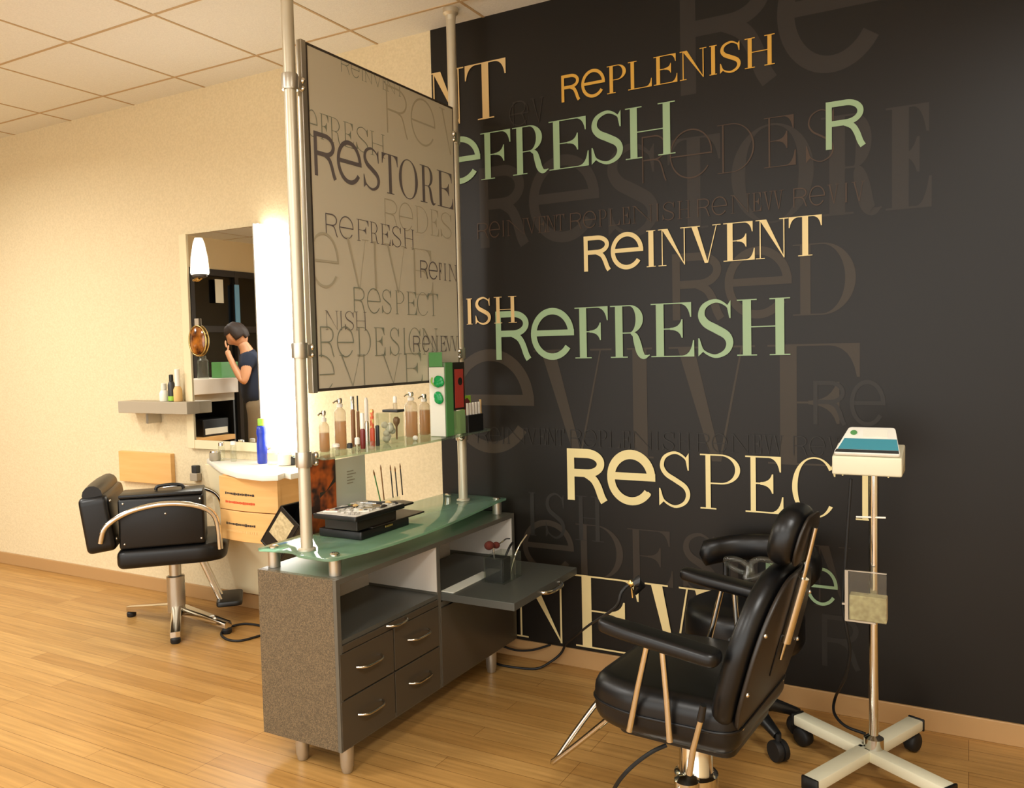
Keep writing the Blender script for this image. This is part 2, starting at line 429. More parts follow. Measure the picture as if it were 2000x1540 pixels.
# ================================================================== MURAL
mur = thing('wall_mural', 'large black wall mural printed with cream, green and brown words', 'mural', (0, 0, 0))
obj('panel', B().box(-2.196, XR, WY-.004, WY-.0002, .08, CZ), 'mural_ground', mur)
_layer = [0]
def mword(letters, tl, bl, tr, br, ink, t=.135, h=.022, name='lettering'):
    """letters: (char, left px, right px); corner heights of the word's box give its height on the wall"""
    zt = (AY(*tl).z+AY(*tr).z)/2; zb = (AY(*bl).z+AY(*br).z)/2
    def wx(x):
        k = (x-tl[0])/(tr[0]-tl[0]); y = (tl[1]+bl[1])/2*(1-k)+(tr[1]+br[1])/2*k
        return AY(x, y).x
    _layer[0] += 1; yy = WY-.0042-_layer[0]*.0003
    L = [(c, wx(a), wx(d)) for c, a, d in letters]
    b = B(); word(b, L, zb, zt, t, h, lambda x, z, o_: (min(max(x, -2.195), XR), yy-o_, min(z, CZ-.002)))
    o = obj(name, b, ink, mur, fix=False); return o
# ghost words first (deepest layers)
mword([('r', 1329, 1517), ('e', 1518, 1738)], (1330, -58), (1330, 184), (1690, -120), (1690, 131), 'ink_ghost', .155, .02)
mword([('r', 938, 1031), ('e', 1034, 1171), ('S', 1184, 1290), ('T', 1305, 1408), ('O', 1429, 1590), ('R', 1604, 1722), ('E', 1730, 1820)], (940, 318), (940, 478), (1640, 240), (1640, 430), 'ink_ghost', .15, .02)
mword([('e', 880, 1044), ('V', 1045, 1197), ('I', 1213, 1290), ('V', 1308, 1476), ('E', 1500, 1692)], (890, 684), (890, 880), (1620, 676), (1620, 909), 'ink_ghost_light', .135, .016)
mword([('r', 1314, 1416), ('e', 1416, 1547), ('D', 1549, 1672)], (1320, 491), (1320, 623), (1670, 476), (1670, 616), 'ink_ghost_light', .14, .018)
mword([('e', 1022, 1122), ('D', 1126, 1218), ('E', 1227, 1315), ('S', 1332, 1403), ('I', 1420, 1450), ('G', 1465, 1570), ('N', 1590, 1662)], (1030, 1016), (1030, 1112), (1640, 1066), (1640, 1190), 'ink_ghost_mid', .13, .018)
mword([('I', 1030, 1052), ('S', 1065, 1107), ('H', 1124, 1180)], (1030, 964), (1030, 1048), (1180, 968), (1180, 1056), 'ink_ghost_grey', .10, .02)
mword([('r', 1606, 1682)], (1606, 1198), (1606, 1298), (1682, 1208), (1682, 1312), 'ink_ghost_grey', .11, .02)
mword([('r', 1589, 1655), ('e', 1660, 1730)], (1589, 744), (1589, 828), (1700, 744), (1700, 832), 'ink_ghost_grey', .11, .02)
mword([('r', 1255, 1305), ('e', 1309, 1392), ('D', 1402, 1474), ('E', 1493, 1555), ('S', 1572, 1636)], (1260, 262), (1260, 354), (1630, 218), (1630, 318), 'ink_ghost_thin', .035, .016)
mword([('r', 1003, 1030), ('e', 976+20, 1034), ('V', 1038, 1066)], (976, 202), (976, 250), (1066, 192), (1066, 240), 'ink_ghost', .05, .03)
def line(y0l, y1l, y0r, y1r, xs, ink, t):
    mword(xs, (xs[0][1], y0l), (xs[0][1], y1l), (xs[-1][2], y0r), (xs[-1][2], y1r), ink, t, .03)
ROW = [('r', 934, 956), ('e', 957, 978), ('I', 981, 988), ('N', 991, 1028), ('V', 1028, 1050), ('E', 1040+12, 1068), ('N', 1068, 1088), ('T', 1088, 1104),
       ('r', 1115, 1138), ('e', 1140, 1166), ('P', 1170, 1186), ('L', 1190, 1212), ('E', 1216, 1232), ('N', 1236, 1276), ('I', 1280, 1290), ('S', 1294, 1320), ('H', 1324, 1350),
       ('r', 1363, 1388), ('e', 1391, 1421), ('N', 1428, 1466), ('E', 1470, 1488), ('W', 1490, 1532), ('r', 1550, 1578), ('e', 1581, 1612), ('V', 1616, 1640), ('I', 1648, 1658), ('V', 1664, 1690)]
line(432, 463, 360, 398, ROW, 'ink_ghost_thin', .075)
line(838, 866, 850, 893, [(c, a, d) for c, a, d in ROW], 'ink_ghost_grey', .06)
# the bright words
mword([('N', 840, 908), ('T', 910.5, 990)], (844, 143), (844, 256), (990, 115), (990, 222), 'ink_peach', .14, .022)
mword([('r', 1098, 1134.6), ('e', 1136.8, 1183), ('P', 1187, 1224), ('L', 1228, 1274), ('E', 1278, 1324), ('N', 1329, 1381), ('I', 1382, 1406), ('S', 1405.6, 1450), ('H', 1455.6, 1514)],
      (1098, 145.5), (1098, 196), (1513, 70.5), (1513, 132.6), 'ink_gold', .135, .03)
mword([('r', 776, 855), ('e', 858, 940), ('F', 941, 1003), ('R', 1003, 1072), ('E', 1074, 1151), ('S', 1154, 1221), ('H', 1223, 1320)], (941, 264), (941, 352), (1320, 195), (1320, 301.5), 'ink_sage', .145, .02)
mword([('r', 1613.6, 1692)], (1613, 201.5), (1613, 295), (1692, 190), (1692, 284), 'ink_sage', .14, .02)
mword([('r', 1142, 1194.5), ('e', 1194.5, 1257.7), ('I', 1259, 1287), ('N', 1287, 1346), ('V', 1346, 1409), ('E', 1414, 1475), ('N', 1477, 1541), ('T', 1541.6, 1606)], (1142, 459), (1142, 528), (1606, 424), (1606, 502), 'ink_cream', .145, .022)
mword([('r', 970.5, 1039), ('e', 1039, 1123), ('F', 1124.7, 1193.5), ('R', 1194, 1270), ('E', 1273, 1357), ('S', 1362, 1436), ('H', 1440.7, 1544.4)], (970, 605), (970, 701.6), (1544, 586), (1544, 695.3), 'ink_sage', .15, .02)
mword([('I', 910, 928), ('S', 929.4, 962), ('H', 967, 1011)], (911, 583.5), (911, 634), (1011, 579), (1011, 631), 'ink_peach', .15, .025)
mword([('r', 1110, 1187), ('e', 1187.8, 1281.5), ('S', 1286, 1354), ('P', 1369, 1447), ('E', 1457, 1531), ('C', 1548, 1637), ('T', 1645, 1737)], (1112, 878.8), (1112, 977.5), (1637, 893), (1637, 1008), 'ink_paleyellow', .145*.62, .026)
# the sans letters of that word are as heavy as the others: a second, heavier pass for them
mword([('r', 1110, 1187), ('e', 1187.8, 1281.5)], (1112, 878.8), (1112, 977.5), (1282, 884), (1282, 986), 'ink_paleyellow', .18, .026)
mword([('r', 1497, 1566), ('e', 1575, 1637)], (1500, 1101), (1500, 1170), (1637, 1110), (1637, 1182), 'ink_sage', .10, .02)
mword([('N', 1006, 1112), ('E', 1126, 1258), ('W', 1262, 1452)], (1006, 1106), (1006, 1241), (1258, 1137), (1258, 1281), 'ink_cream', .14, .022)

# ================================================================== STATION (cabinet, glass, poles, panel, shelf)
CX0, CX1, CY0, CY1, CB, CT, YS, YD = -2.15, -1.80, 2.035, 3.235, .09, .665, 2.625, 2.328
cab = thing('styling_cabinet', 'long speckled grey cabinet on short metal legs with four drawers and pull-out board', 'cabinet', (0, 0, 0))
obj('end_panel', B().box(CX0, CX1-.0145, CY0, CY0+.018, CB, CT, .001), 'speckled_laminate', cab)
b = B()
b.box(CX0, CX1, CY0+.0185, CY1, CB, CB+.018); b.box(CX0, CX1, CY0+.0185, CY1, CT-.018, CT)           # bottom, top
b.box(CX0, CX1, YS-.009, YS+.009, CB+.018, CT-.018); b.box(CX0, CX1, CY1-.018, CY1, CB+.018, CT-.018)
b.box(CX1-.014, CX1, CY0, CY0+.0185, CB, CT)
obj('carcass', b, 'grey_laminate', cab)
b = B().box(CX0, CX0+.012, CY0+.0185, YS-.009, CB+.018, CT-.018).box(CX0, CX0+.012, YS+.009, CY1-.018, CB+.018, CT-.018)
b.box(CX0+.012, CX1-.012, CY0+.0185, CY0+.022, .46, CT-.018)
b.box(CX0+.012, CX1-.004, YS-.011, YS-.009, .47, CT-.018); b.box(CX0+.012, CX1-.004, CY1-.021, CY1-.018, .47, CT-.018)
obj('back_panel', b, 'white_laminate', cab, label='white inner lining of the two open compartments')
obj('compartment_floor', B().box(CX0+.012, CX1-.002, CY0+.0225, YS-.0115, .445, .46), 'shelf_laminate', cab)
obj('compartment_floor', B().box(CX0+.012, CX1-.002, YS+.0095, CY1-.0215, .405, .425), 'shelf_laminate', cab)
def handle(parent, y, z, L=.125, x=CX1):
    p = crom([(x+.001, y-L/2, z), (x+.02, y-L/2+.012, z), (x+.028, y-L/2+.035, z-.002), (x+.028, y+L/2-.035, z-.002), (x+.02, y+L/2-.012, z), (x+.001, y+L/2, z)], 5)
    obj('handle', B().tube(p, .0048, 8), 'chrome', parent, 60)
for (y0, y1) in ((CY0+.006, YD-.003), (YD+.003, YS-.012)):
    for (z0, z1, hz) in ((CB+.003, .257, .185), (.262, .416, .348)):
        d = obj('drawer', B().box(CX1-.30, CX1+.002, y0, y1, z0, z1, .0015), 'dark_laminate', cab)
        handle(d, (y0+y1)/2+.005, hz, .13)
d = obj('slide_tray', B().box(CX1-.30, CX1+.002, CY0+.02, YS-.012, .419, .443, .001), 'dark_laminate', cab)
handle(d, 2.345, .437, .11)
d = obj('door', B().box(CX1-.018, CX1+.003, YS+.004, CY1-.002, CB+.003, .402, .0015), 'dark_laminate', cab)
pb = obj('pull_out_board', B().box(CX1-.30, -1.475, 2.637, 3.195, .432, .462, .002), 'shelf_laminate', cab, label='grey board pulled out over the lower door')
p = crom([(-1.476, 2.86, .444), (-1.462, 2.865, .442), (-1.448, 2.90, .440), (-1.448, 2.98, .440), (-1.462, 3.015, .442), (-1.476, 3.02, .444)], 5)
obj('handle', B().tube(p, .008, 8), 'chrome', pb, 60)
for (x, y) in ((-1.822, 2.085), (-2.02, 2.085), (-1.822, 3.04), (-2.10, 3.12)):
    obj('leg', B().lathe([(.024, CB), (.024, .06), (.022, .02), (.019, .012), (.019, .004), (.016, 0)], (x, y, 0), 20), 'aluminium', cab, 40)

# glass worktop on stand-offs
gt = thing('glass_countertop', 'green glass worktop with bowed front edge raised on metal posts over the cabinet', 'glass top', (0, 0, 0))
pl = [(-2.17, 2.05), (-2.02, 2.075), (-1.965, 2.04), (-1.835, 2.035), (-1.815, 2.06), (-1.776, 2.242), (-1.764, 2.54), (-1.788, 2.803), (-1.832, 3.135), (-1.835, 3.235), (-2.0, 3.245), (-2.17, 3.245), (-2.185, 2.9), (-2.185, 2.4)]
pl = rpoly(pl, [.02, .03, .02, .02, .03, .2, .2, .2, .05, .01, .02, .02, .2, .2], 4)
obj('glass_sheet', B().slab(pl, .010, None, .002, 2, .722), 'glass_green', gt, 30)
for (x, y) in ((-2.12, 2.085), (-1.845, 2.085), (-1.862, 3.19), (-2.12, 3.19)):
    obj('standoff', B().lathe([(.021, .7212), (.021, CT+.001)], (x, y, 0), 20), 'aluminium', gt, 40)
    obj('cap', B().lathe([(.017, .7325), (.017, .738), (.012, .742)], (x, y, 0), 18), 'chrome', gt, 40)

def pole(x, y, z0, clamps, label):
    t = thing('pole', label, 'pole', (x, y, z0), 0, 'floor-to-ceiling poles of the glass station')
    obj('tube', B().lathe([(.0205, .0005), (.0205, CZ-z0-.008)], (0, 0, 0), 28), 'satin_pole', t, 40)
    obj('base_collar', B().lathe([(.030, 0), (.030, .006), (.022, .010)], (0, 0, 0), 24), 'satin_pole', t, 40)
    obj('ceiling_flange', B().lathe([(.021, -.05), (.023, -.03), (.034, -.02), (.034, -.0005)], (0, 0, CZ-z0), 24), 'satin_pole', t, 40)
    for z in clamps:
        z -= z0; sg = 1 if y < 2.6 else -1
        c = obj('clamp', B().lathe([(.0265, -.026), (.0275, -.02), (.0275, .02), (.0265, .026)], (0, 0, z), 24).box(.008, .026, sg*.012 if sg > 0 else -.0335, .0335 if sg > 0 else -.012, z-.02, z+.02, .004), 'aluminium', t, 40)
        obj('knob', B().ball((.020, sg*.036, z+.010), .0125, .010, .013).ball((.020, sg*.036, z-.016), .0115, .009, .010), 'chrome', c, 60)
    return t
PX = -1.985
pole(PX, 2.105, .7325, (2.306, 1.415, 1.045), 'tall pale metal pole nearest the camera, left of the word panel')
pole(PX, 3.105, .7325, (2.33, 1.39, 1.03), 'tall pale metal pole beside the mural, right of the word panel')

pan = thing('word_panel', 'large grey panel printed with faint words, hung between the two poles', 'sign panel', (0, 0, 0))
P0, P1, PZ0, PZ1 = 2.165, 3.07, 1.272, 2.452
XP = -1.965
obj('sheet', B().box(XP-.016, XP-.0005, P0+.006, P1-.004, PZ0+.006, PZ1-.004), 'etched_sheet', pan)
obj('side_rail', B().box(XP-.022, XP+.001, P0-.024, P0-.0005, PZ0-.004, PZ1+.004, .002), 'aluminium', pan)
b = B().box(XP-.018, XP+.001, P0, P0+.006, PZ0, PZ1).box(XP-.018, XP+.001, P0+.006, P1, PZ1-.008, PZ1).box(XP-.018, XP+.001, P0+.006, P1, PZ0, PZ0+.010).box(XP-.018, XP+.001, P1-.004, P1, PZ0+.01, PZ1-.008)
obj('edge_trim', b, 'dark_edge', pan)
_pl = [0]
def pword(letters, tl, bl, tr, br, ink, t=.06, h=.03):
    X = XP
    zt = (AX(*tl, X).z+AX(*tr, X).z)/2; zb = (AX(*bl, X).z+AX(*br, X).z)/2
    def wy(x):
        k = (x-tl[0])/(tr[0]-tl[0]); y = (tl[1]+bl[1])/2*(1-k)+(tr[1]+br[1])/2*k
        return AX(x, y, X).y
    _pl[0] += 1; xx = XP-.0003+_pl[0]*.0003
    b = B(); word(b, [(c, wy(a), wy(d)) for c, a, d in letters], zb, zt, t, h, lambda y, z, o_: (xx+o_, min(max(y, P0+.007), P1-.005), min(max(z, PZ0+.011), PZ1-.009)))
    obj('lettering', b, ink, pan, fix=False)
def zz(o, s, L): return [(c, o+a*s, o+d*s) for c, a, d in L]
A = 590; q = .2337
Y1 = lambda v: 80+v*q
Y2 = lambda v: 420+v*q
pword(zz(A, q, [('r', 325, 400), ('e', 410, 480), ('I', 492, 515), ('N', 520, 590), ('V', 595, 660), ('E', 670, 705), ('N', 705, 780), ('T', 780, 850)]), (A+325*q, Y1(130)), (A+325*q, Y1(265)), (A+850*q, Y1(345)), (A+850*q, Y1(470)), 'etch_mid', .06, .03)
pword(zz(A, q, [('r', 705, 888), ('e', 908, 1112), ('V', 1150, 1300)]), (A+710*q, Y1(415)), (A+710*q, Y1(790)), (A+1240*q, Y1(545)), (A+1240*q, Y1(930)), 'etch_light', .05, .02)
pword(zz(A, q, [('e', 40, 128), ('F', 150, 225), ('R', 230, 330), ('E', 345, 430), ('S', 445, 560), ('H', 570, 690)]), (A+80*q, Y1(600)), (A+80*q, Y1(795)), (A+690*q, Y1(770)), (A+690*q, Y1(985)), 'etch_mid', .05, .02)
pword(zz(A, q, [('r', 100, 285), ('e', 290, 496), ('S', 505, 655), ('T', 668, 800), ('O', 808, 966), ('R', 985, 1110), ('E', 1128, 1258)]), (A+100*q, Y1(780)), (A+100*q, Y1(1130)), (A+1255*q, Y1(1092)), (A+1255*q, Y1(1400)), 'etch_dark', .12, .022)
pword(zz(A, q, [('r', 690, 800), ('e', 808, 925), ('D', 945, 1050), ('E', 1070, 1140), ('S', 1150, 1255)]), (A+690*q, Y1(1350)), (A+690*q, Y2(95)), (A+1255*q, Y2(-35)), (A+1255*q, Y2(205)), 'etch_light', .045, .02)
pword(zz(A, q, [('r', 195, 297), ('e', 308, 427), ('F', 455, 560), ('R', 565, 640), ('E', 655, 735), ('S', 745, 832), ('H', 845, 935)]), (A+195*q, Y2(0)), (A+195*q, Y2(165)), (A+930*q, Y2(110)), (A+930*q, Y2(296)), 'etch_dark', .06, .022)
pword(zz(A, q, [('e', 60, 306), ('V', 355, 560), ('I', 580, 640), ('V', 690, 880), ('E', 910, 1090)]), (A+100*q, Y2(165)), (A+100*q, Y2(610)), (A+1080*q, Y2(280)), (A+1080*q, Y2(662)), 'etch_light', .055, .012)
pword(zz(A, q, [('r', 985, 1050), ('e', 1055, 1130), ('F', 1140, 1165), ('I', 1170, 1215), ('N', 1222, 1290)]), (A+985*q, Y2(390)), (A+985*q, Y2(530)), (A+1290*q, Y2(410)), (A+1290*q, Y2(556)), 'etch_dark', .08, .03)
pword(zz(A, q, [('r', 430, 525), ('e', 540, 652), ('S', 660, 750), ('P', 775, 850), ('E', 872, 955), ('C', 958, 1055), ('T', 1050, 1135)]), (A+430*q, Y2(612)), (A+430*q, Y2(822)), (A+1130*q, Y2(655)), (A+1130*q, Y2(838)), 'etch_mid', .05, .018)
pword(zz(A, q, [('N', 190, 300), ('I', 305, 340), ('S', 350, 435), ('H', 440, 535)]), (A+190*q, Y2(800)), (A+190*q, Y2(965)), (A+535*q, Y2(812)), (A+535*q, Y2(962)), 'etch_dark', .05, .02)
pword(zz(A, q, [('r', 150, 268), ('e', 288, 428), ('D', 455, 570), ('E', 600, 690), ('S', 725, 815), ('I', 835, 868), ('G', 888, 990), ('N', 1000, 1130)]), (A+150*q, Y2(940)), (A+150*q, Y2(1190)), (A+1130*q, Y2(945)), (A+1130*q, Y2(1165)), 'etch_mid', .045, .018)
pword(zz(A, q, [('r', 925, 985), ('e', 1000, 1060), ('N', 1075, 1135), ('E', 1150, 1200), ('W', 1195, 1300)]), (A+925*q, Y2(1012)), (A+925*q, Y2(1145)), (A+1300*q, Y2(1012)), (A+1300*q, Y2(1140)), 'etch_dark', .075, .03)
pword(zz(A, q, [('e', 40, 265), ('V', 310, 500), ('I', 490, 540), ('V', 660, 830), ('E', 850, 1000)]), (A+100*q, Y2(1165)), (A+100*q, Y2(1450)), (A+1000*q, Y2(1165)), (A+1000*q, Y2(1440)), 'etch_mid', .035, .014)

sh = thing('glass_shelf', 'narrow clear glass shelf holding bottles between the poles', 'shelf', (0, 0, 0))
pl = rpoly([(-2.09, 2.150), (-1.955, 2.150), (-1.935, 2.13), (-1.912, 2.13), (-1.885, 2.30), (-1.862, 2.51), (-1.866, 2.85), (-1.878, 3.18), (-1.90, 3.215), (-1.955, 3.215), (-1.955, 3.06), (-2.09, 3.06)], [.02, .01, .02, .02, .15, .2, .2, .02, .01, .005, .005, .02], 4)
obj('glass_sheet', B().slab(pl, .008, None, .0015, 1, 1.041), 'glass_shelf', sh, 30)
for y in (2.145, 3.068):
    obj('bracket', B().box(-1.995, -1.975, y-.022 if y > 2.6 else y-.012, y+.012 if y > 2.6 else y+.022, 1.032, 1.0405, .001), 'chrome', sh)
SH = 1.0492

# ------------------------------------------------------------------ things on the glass shelf
def pump_bottle(px, ytop, ybody, yliq, wpx, label, X=-2.03, liquid='tan_liquid'):
    p = AX(px, 840, X); zt = AX(px, ytop, X).z; zb = AX(px, ybody, X).z; zl = AX(px, yliq, X).z
    r = wpx*.5*(p-CAM).dot(_f)/FPX
    t = thing('pump_bottle', label, 'bottle', (X, p.y, SH), 0, 'pump bottles on the glass shelf')
    H = zb-SH; Hl = zl-SH; Ht = zt-SH
    obj('bottle', B().lathe([(r*.9, 0), (r, .004), (r, H-.012), (r*.8, H-.002), (r*.45, H+.004), (r*.4, H+.010)], (0, 0, 0), 24), 'frost', t, 40)
    obj('liquid', B().lathe([(r*.86, .003), (r*.93, .006), (r*.93, Hl)], (0, 0, 0), 24), liquid, t, 40)
    obj('collar', B().lathe([(r*.5, H+.008), (r*.5, H+.020), (r*.22, H+.022), (r*.22, Ht-.016)], (0, 0, 0), 18), 'white_plastic', t, 40)
    obj('pump_head', B().lathe([(r*.40, Ht-.018), (r*.46, Ht-.006), (r*.36, Ht)], (0, 0, 0), 16).tube([(0, 0, Ht-.008), (-r*.2, -r*.9, Ht-.010), (-r*.3, -r*1.25, Ht-.016)], .0035, 8), 'chrome', t, 50)
    return t
pump_bottle(633, 802, 828, 846, 20, 'smallest pump bottle, at the pole end of the glass shelf')
pump_bottle(665, 778, 800, 823, 23, 'second pump bottle from the near pole, amber liquid below clear top')
pump_bottle(804, 766, 786, 804, 25, 'tall pump bottle with peach liquid right of the cotton jar')
pump_bottle(830, 770, 788, 801, 22, 'pump bottle half hidden behind the green display box', X=-2.03)
def cosmetic(px, ytop, ycap, wpx, body, cap, label, X=-1.99, name='cosmetic_bottle', cat='bottle', wcap=.8):
    p = AX(px, 840, X); zt = AX(px, ytop, X).z-SH; zc = AX(px, ycap, X).z-SH; r = wpx*.5*(p-CAM).dot(_f)/FPX
    t = thing(name, label, cat, (X, p.y, SH), 0, 'small cosmetics on the glass shelf')
    obj('body', B().lathe([(r*.92, 0), (r, .003), (r, zc-.004), (r*.7, zc)], (0, 0, 0), 18), body, t, 40)
    obj('cap', B().lathe([(r*wcap, zc+.0005), (r*wcap, zt-.003), (r*wcap*.7, zt)], (0, 0, 0), 18), cap, t, 40)
    return t
cosmetic(690, 774, 800, 9, 'brown_glass', 'chrome', 'slim brown tube with silver cap behind the dark red bottle', -2.04)
cosmetic(700, 773, 803, 6, 'brown_glass', 'charcoal', 'thin dark wand standing beside the slim brown tube', -2.035, 'mascara_wand', 'wand', .5)
cosmetic(708, 807, 838, 10, 'dark_red', 'white_plastic', 'nail bottle with long white cap and dark red body', -1.96)
cosmetic(727, 800, 836, 10, 'red_orange', 'pattern_label', 'red bottle with a patterned orange top next to the cotton jar', -1.965)
cosmetic(737, 806, 831, 8, 'charcoal', 'acrylic', 'slim charcoal bottle touching the left side of the cotton jar', -1.965)
cosmetic(697, 855, 868, 10, 'acrylic', 'white_plastic', 'tiny clear pot with white lid near the shelf front edge', -1.93, 'pot', 'pot', 1)
cosmetic(682, 866, 876, 11, 'acrylic', 'charcoal', 'tiny pot with dark lid near the shelf front edge', -1.915, 'pot', 'pot', 1)
cosmetic(655, 867, 874, 15, 'acrylic', 'white_plastic', 'wide low clear jar in front of the amber pump bottle', -1.915, 'jar', 'jar', 1)
cosmetic(724, 862, 871, 13, 'frost', 'acrylic', 'small frosted pot in front of the red bottle', -1.92, 'pot', 'pot', 1)
# big square cotton jar
p = AX(762, 840, -1.985); zt = AX(762, 806, -1.985).z-SH
t = thing('cotton_jar', 'big clear square jar filled with white cotton and a gold brush', 'jar', (-1.985, p.y, SH))
o = B().slab(rrect(-.036, .036, -.048, .048, .008), .004, None, 0); 
for (x0, x1, y0, y1) in ((-.036, -.033, -.042, .042), (.033, .036, -.042, .042), (-.030, .030, -.048, -.045), (-.030, .030, .045, .048)): o.box(x0, x1, y0, y1, .004, zt)
obj('box', o, 'acrylic', t)
obj('lid_rim', B().slab(rrect(-.037, .037, -.001, .049, .004), .010, None, .002, 2, zt+.0005), 'charcoal', t)
o = B()
for i in range(9): o.ball((random.uniform(-.016, .016), random.uniform(-.026, .026), .018+.011*i*.6), random.uniform(.012, .017))
obj('cotton', o, 'cotton', t, 60)
obj('gold_brush', B().lathe([(.003, .0), (.004, .05), (.013, .065), (.014, .080), (.006, .088)], (.018, .018, .012), 14), 'brown_glass', t, 50)
for px, yt, lab in ((735, 777, 'white capped roller bottle on the left of the cotton jar lid'), (769, 774, 'white capped bottle standing on the jar rim')):
    p2 = AX(px, 840, -1.985); z2 = AX(px, yt, -1.985).z; zb = p.z*0+SH+zt+(.0115 if px > 750 else 0)
    if px < 750: zb = SH
    t2 = thing('roller_bottle', lab, 'bottle', (-2.03 if px < 750 else -1.975, p2.y, zb), 0, 'white capped roller bottles')
    r = .0085; h = z2-zb
    obj('body', B().lathe([(r, 0), (r, h*.45), (r*.7, h*.5)], (0, 0, 0), 14), 'chrome' if px < 750 else 'frost', t2, 40)
    obj('cap', B().lathe([(r*.85, h*.5+.0005), (r*.85, h*.93), (r*.5, h)], (0, 0, 0), 14), 'white_plastic', t2, 40)
p = AX(811, 848, -1.93)
tag(obj('cotton_ball', B().ball((-1.93, p.y, SH+.0105), .011, .010, .0105), 'cotton', None, 60), 'single cream cotton ball lying in front of the peach pump bottle', 'cotton ball')

# green display box with product cards
c0 = AZ(872, 854, SH); W1 = c0.x+1.960; W2 = .15; H = AX(870, 708, c0.x).z-SH
t = thing('product_display', 'clear and green product display box with two bright green bags on the glass shelf', 'display', (c0.x, c0.y, SH))
obj('back_box', B().box(-W1, 0, 0, .055, 0, H, .002), 'acrylic_green', t)
obj('green_strip', B().box(.0005, .003, .002, .055, .002, H-.002), 'leaf_green', t)
obj('poster_card', B().box(-.004, .0005, .058, W2, H*.34, H-.002, .001), 'brown_black', t)
obj('poster_picture', B().box(.0006, .0016, .072, .138, H*.37, H*.90), 'poster_red', t)
obj('poster_spot', B().lathe([(.017, .0017), (.017, .0024)], (0, 0, 0), 18, Matrix.Translation((0, .112, H*.73)) @ Matrix.Rotation(PI/2, 4, 'Y')), 'brown_black', t)
obj('lower_panel', B().box(-.004, .0005, .058, W2, .002, H*.33, .001), 'acrylic_green', t)
obj('header_card', B().box(-W1, -.010, -.003, -.0005, H+.002-.02, AX(835, 686, c0.x).z-SH-.006, .001), 'leaf_green', t)
obj('front_card', B().box(-W1, -.002, -.003, -.0005, .002, H-.02), 'paper', t)
for (px, y0, y1, wd) in ((860, 731, 757, 20), (859, 763, 792, 24)):
    zc = AY(px, (y0+y1)/2, c0.y).z-SH; hh = (AY(px, y0, c0.y).z-AY(px, y1, c0.y).z)/2; xx = AY(px, y0, c0.y).x-c0.x
    bb = B(); 
    for i in range(5): bb.ball((xx+random.uniform(-.008, .008), -.011, zc+random.uniform(-hh*.45, hh*.45)), .020, .0085, hh*.62)
    obj('green_bag', bb, 'bag_green', t, 60)
obj('bag_hook', B().tube(crom([(-.06, -.0045, H*.80), (-.062, -.008, H*.74), (-.052, -.008, H*.70), (-.045, -.006, H*.68)], 4), .003, 6), 'lime', t, 60)
# black holder of white sticks
h0 = AX(893, 838, -1.895)
t = thing('card_holder', 'small black holder with five upright white strips at the wall end of the shelf', 'holder', (-1.905, 3.005, SH))
Hh = .075
obj('block', B().box(-.02, .02, 0, .125, 0, Hh, .002), 'black_plastic', t)
for i in range(5): obj('white_strip', B().box(.006, .012, .006+i*.024, .019+i*.024, Hh-.015, Hh+.052, .001), 'white_plastic', t)
obj('backing', B().box(-.002, .004, .002, .124, Hh+.0005, Hh+.05, .001), 'dark_red', t)
tag(obj('wooden_spatula', B().box(-1.913, -1.905, 3.142, 3.150, SH, SH+.135, .001), 'tan', None), 'single wooden stick upright next to the black strip holder', 'spatula')
t = thing('leaf_packet', 'green and maroon sachet behind the black strip holder', 'sachet', (-1.945, 3.06, SH))
obj('pouch', B().box(-.004, .004, 0, .06, 0, .155, .002), 'lime', t)
obj('label', B().slab([(0, 0), (.045, 0), (.04, .03), (.02, .045), (0, .04)], .001, frame((.0042, .008, .10), (0, 1, 0), (0, 0, 1), (1, 0, 0))), 'maroon', t)

# ------------------------------------------------------------------ things on the green worktop
GZ = .7326
t = thing('makeup_case', 'black folding makeup case stacked in two open trays on the green worktop', 'makeup case', (0, 0, 0))
def skewslab(pts, z0, z1, bev=.003):
    return B().slab([(p.x, p.y) for p in pts], z1-z0, None, bev, 2, z0)
lo = [AZ(x, y, .772) for x, y in ((706, 1050), (830, 1005), (770, 990), (640, 1010))]
def quad(near, yl, xl): return rpoly([(near[0], near[1]), (near[0], near[1]+yl), (near[0]-xl, near[1]+yl), (near[0]-xl, near[1])], .008, 3)
n1 = AZ(706, 1056, .7345); n2 = AZ(695, 1020, .812)
obj('lower_tray', B().slab(quad((n1.x, n1.y), .29, .20), .030, None, .004, 2, GZ+.0004), 'black_plastic', t, 40)
obj('lower_flap', B().slab(quad((n1.x+.004, n1.y+.06), .33, .22), .006, None, .002, 2, GZ+.0310), 'brown_black', t, 40)
obj('hinge_block', B().box(n2.x-.17, n2.x-.02, n2.y+.03, n2.y+.26, GZ+.0374, .8085, .003), 'brown_black', t)
obj('upper_tray', B().slab(quad((n2.x, n2.y), .29, .20), .018, None, .003, 2, .809), 'black_plastic', t, 40)
obj('upper_liner', B().slab(quad((n2.x-.004, n2.y+.006), .27, .185), .0015, None, 0, 1, .8272), 'white_laminate', t)
obj('upper_flap', B().slab(rpoly([(n2.x+.002, n2.y+.20), (n2.x+.002, n2.y+.345), (n2.x-.06, n2.y+.36), (n2.x-.15, n2.y+.2905), (n2.x-.15, n2.y+.2902), (n2.x-.004, n2.y+.2902)], .006, 2), .008, None, .002, 2, .816), 'black_plastic', t, 40)
obj('catch', B().box(n1.x+.0045, n1.x+.008, n1.y+.13, n1.y+.175, GZ+.022, GZ+.030, .001), 'brass', t)
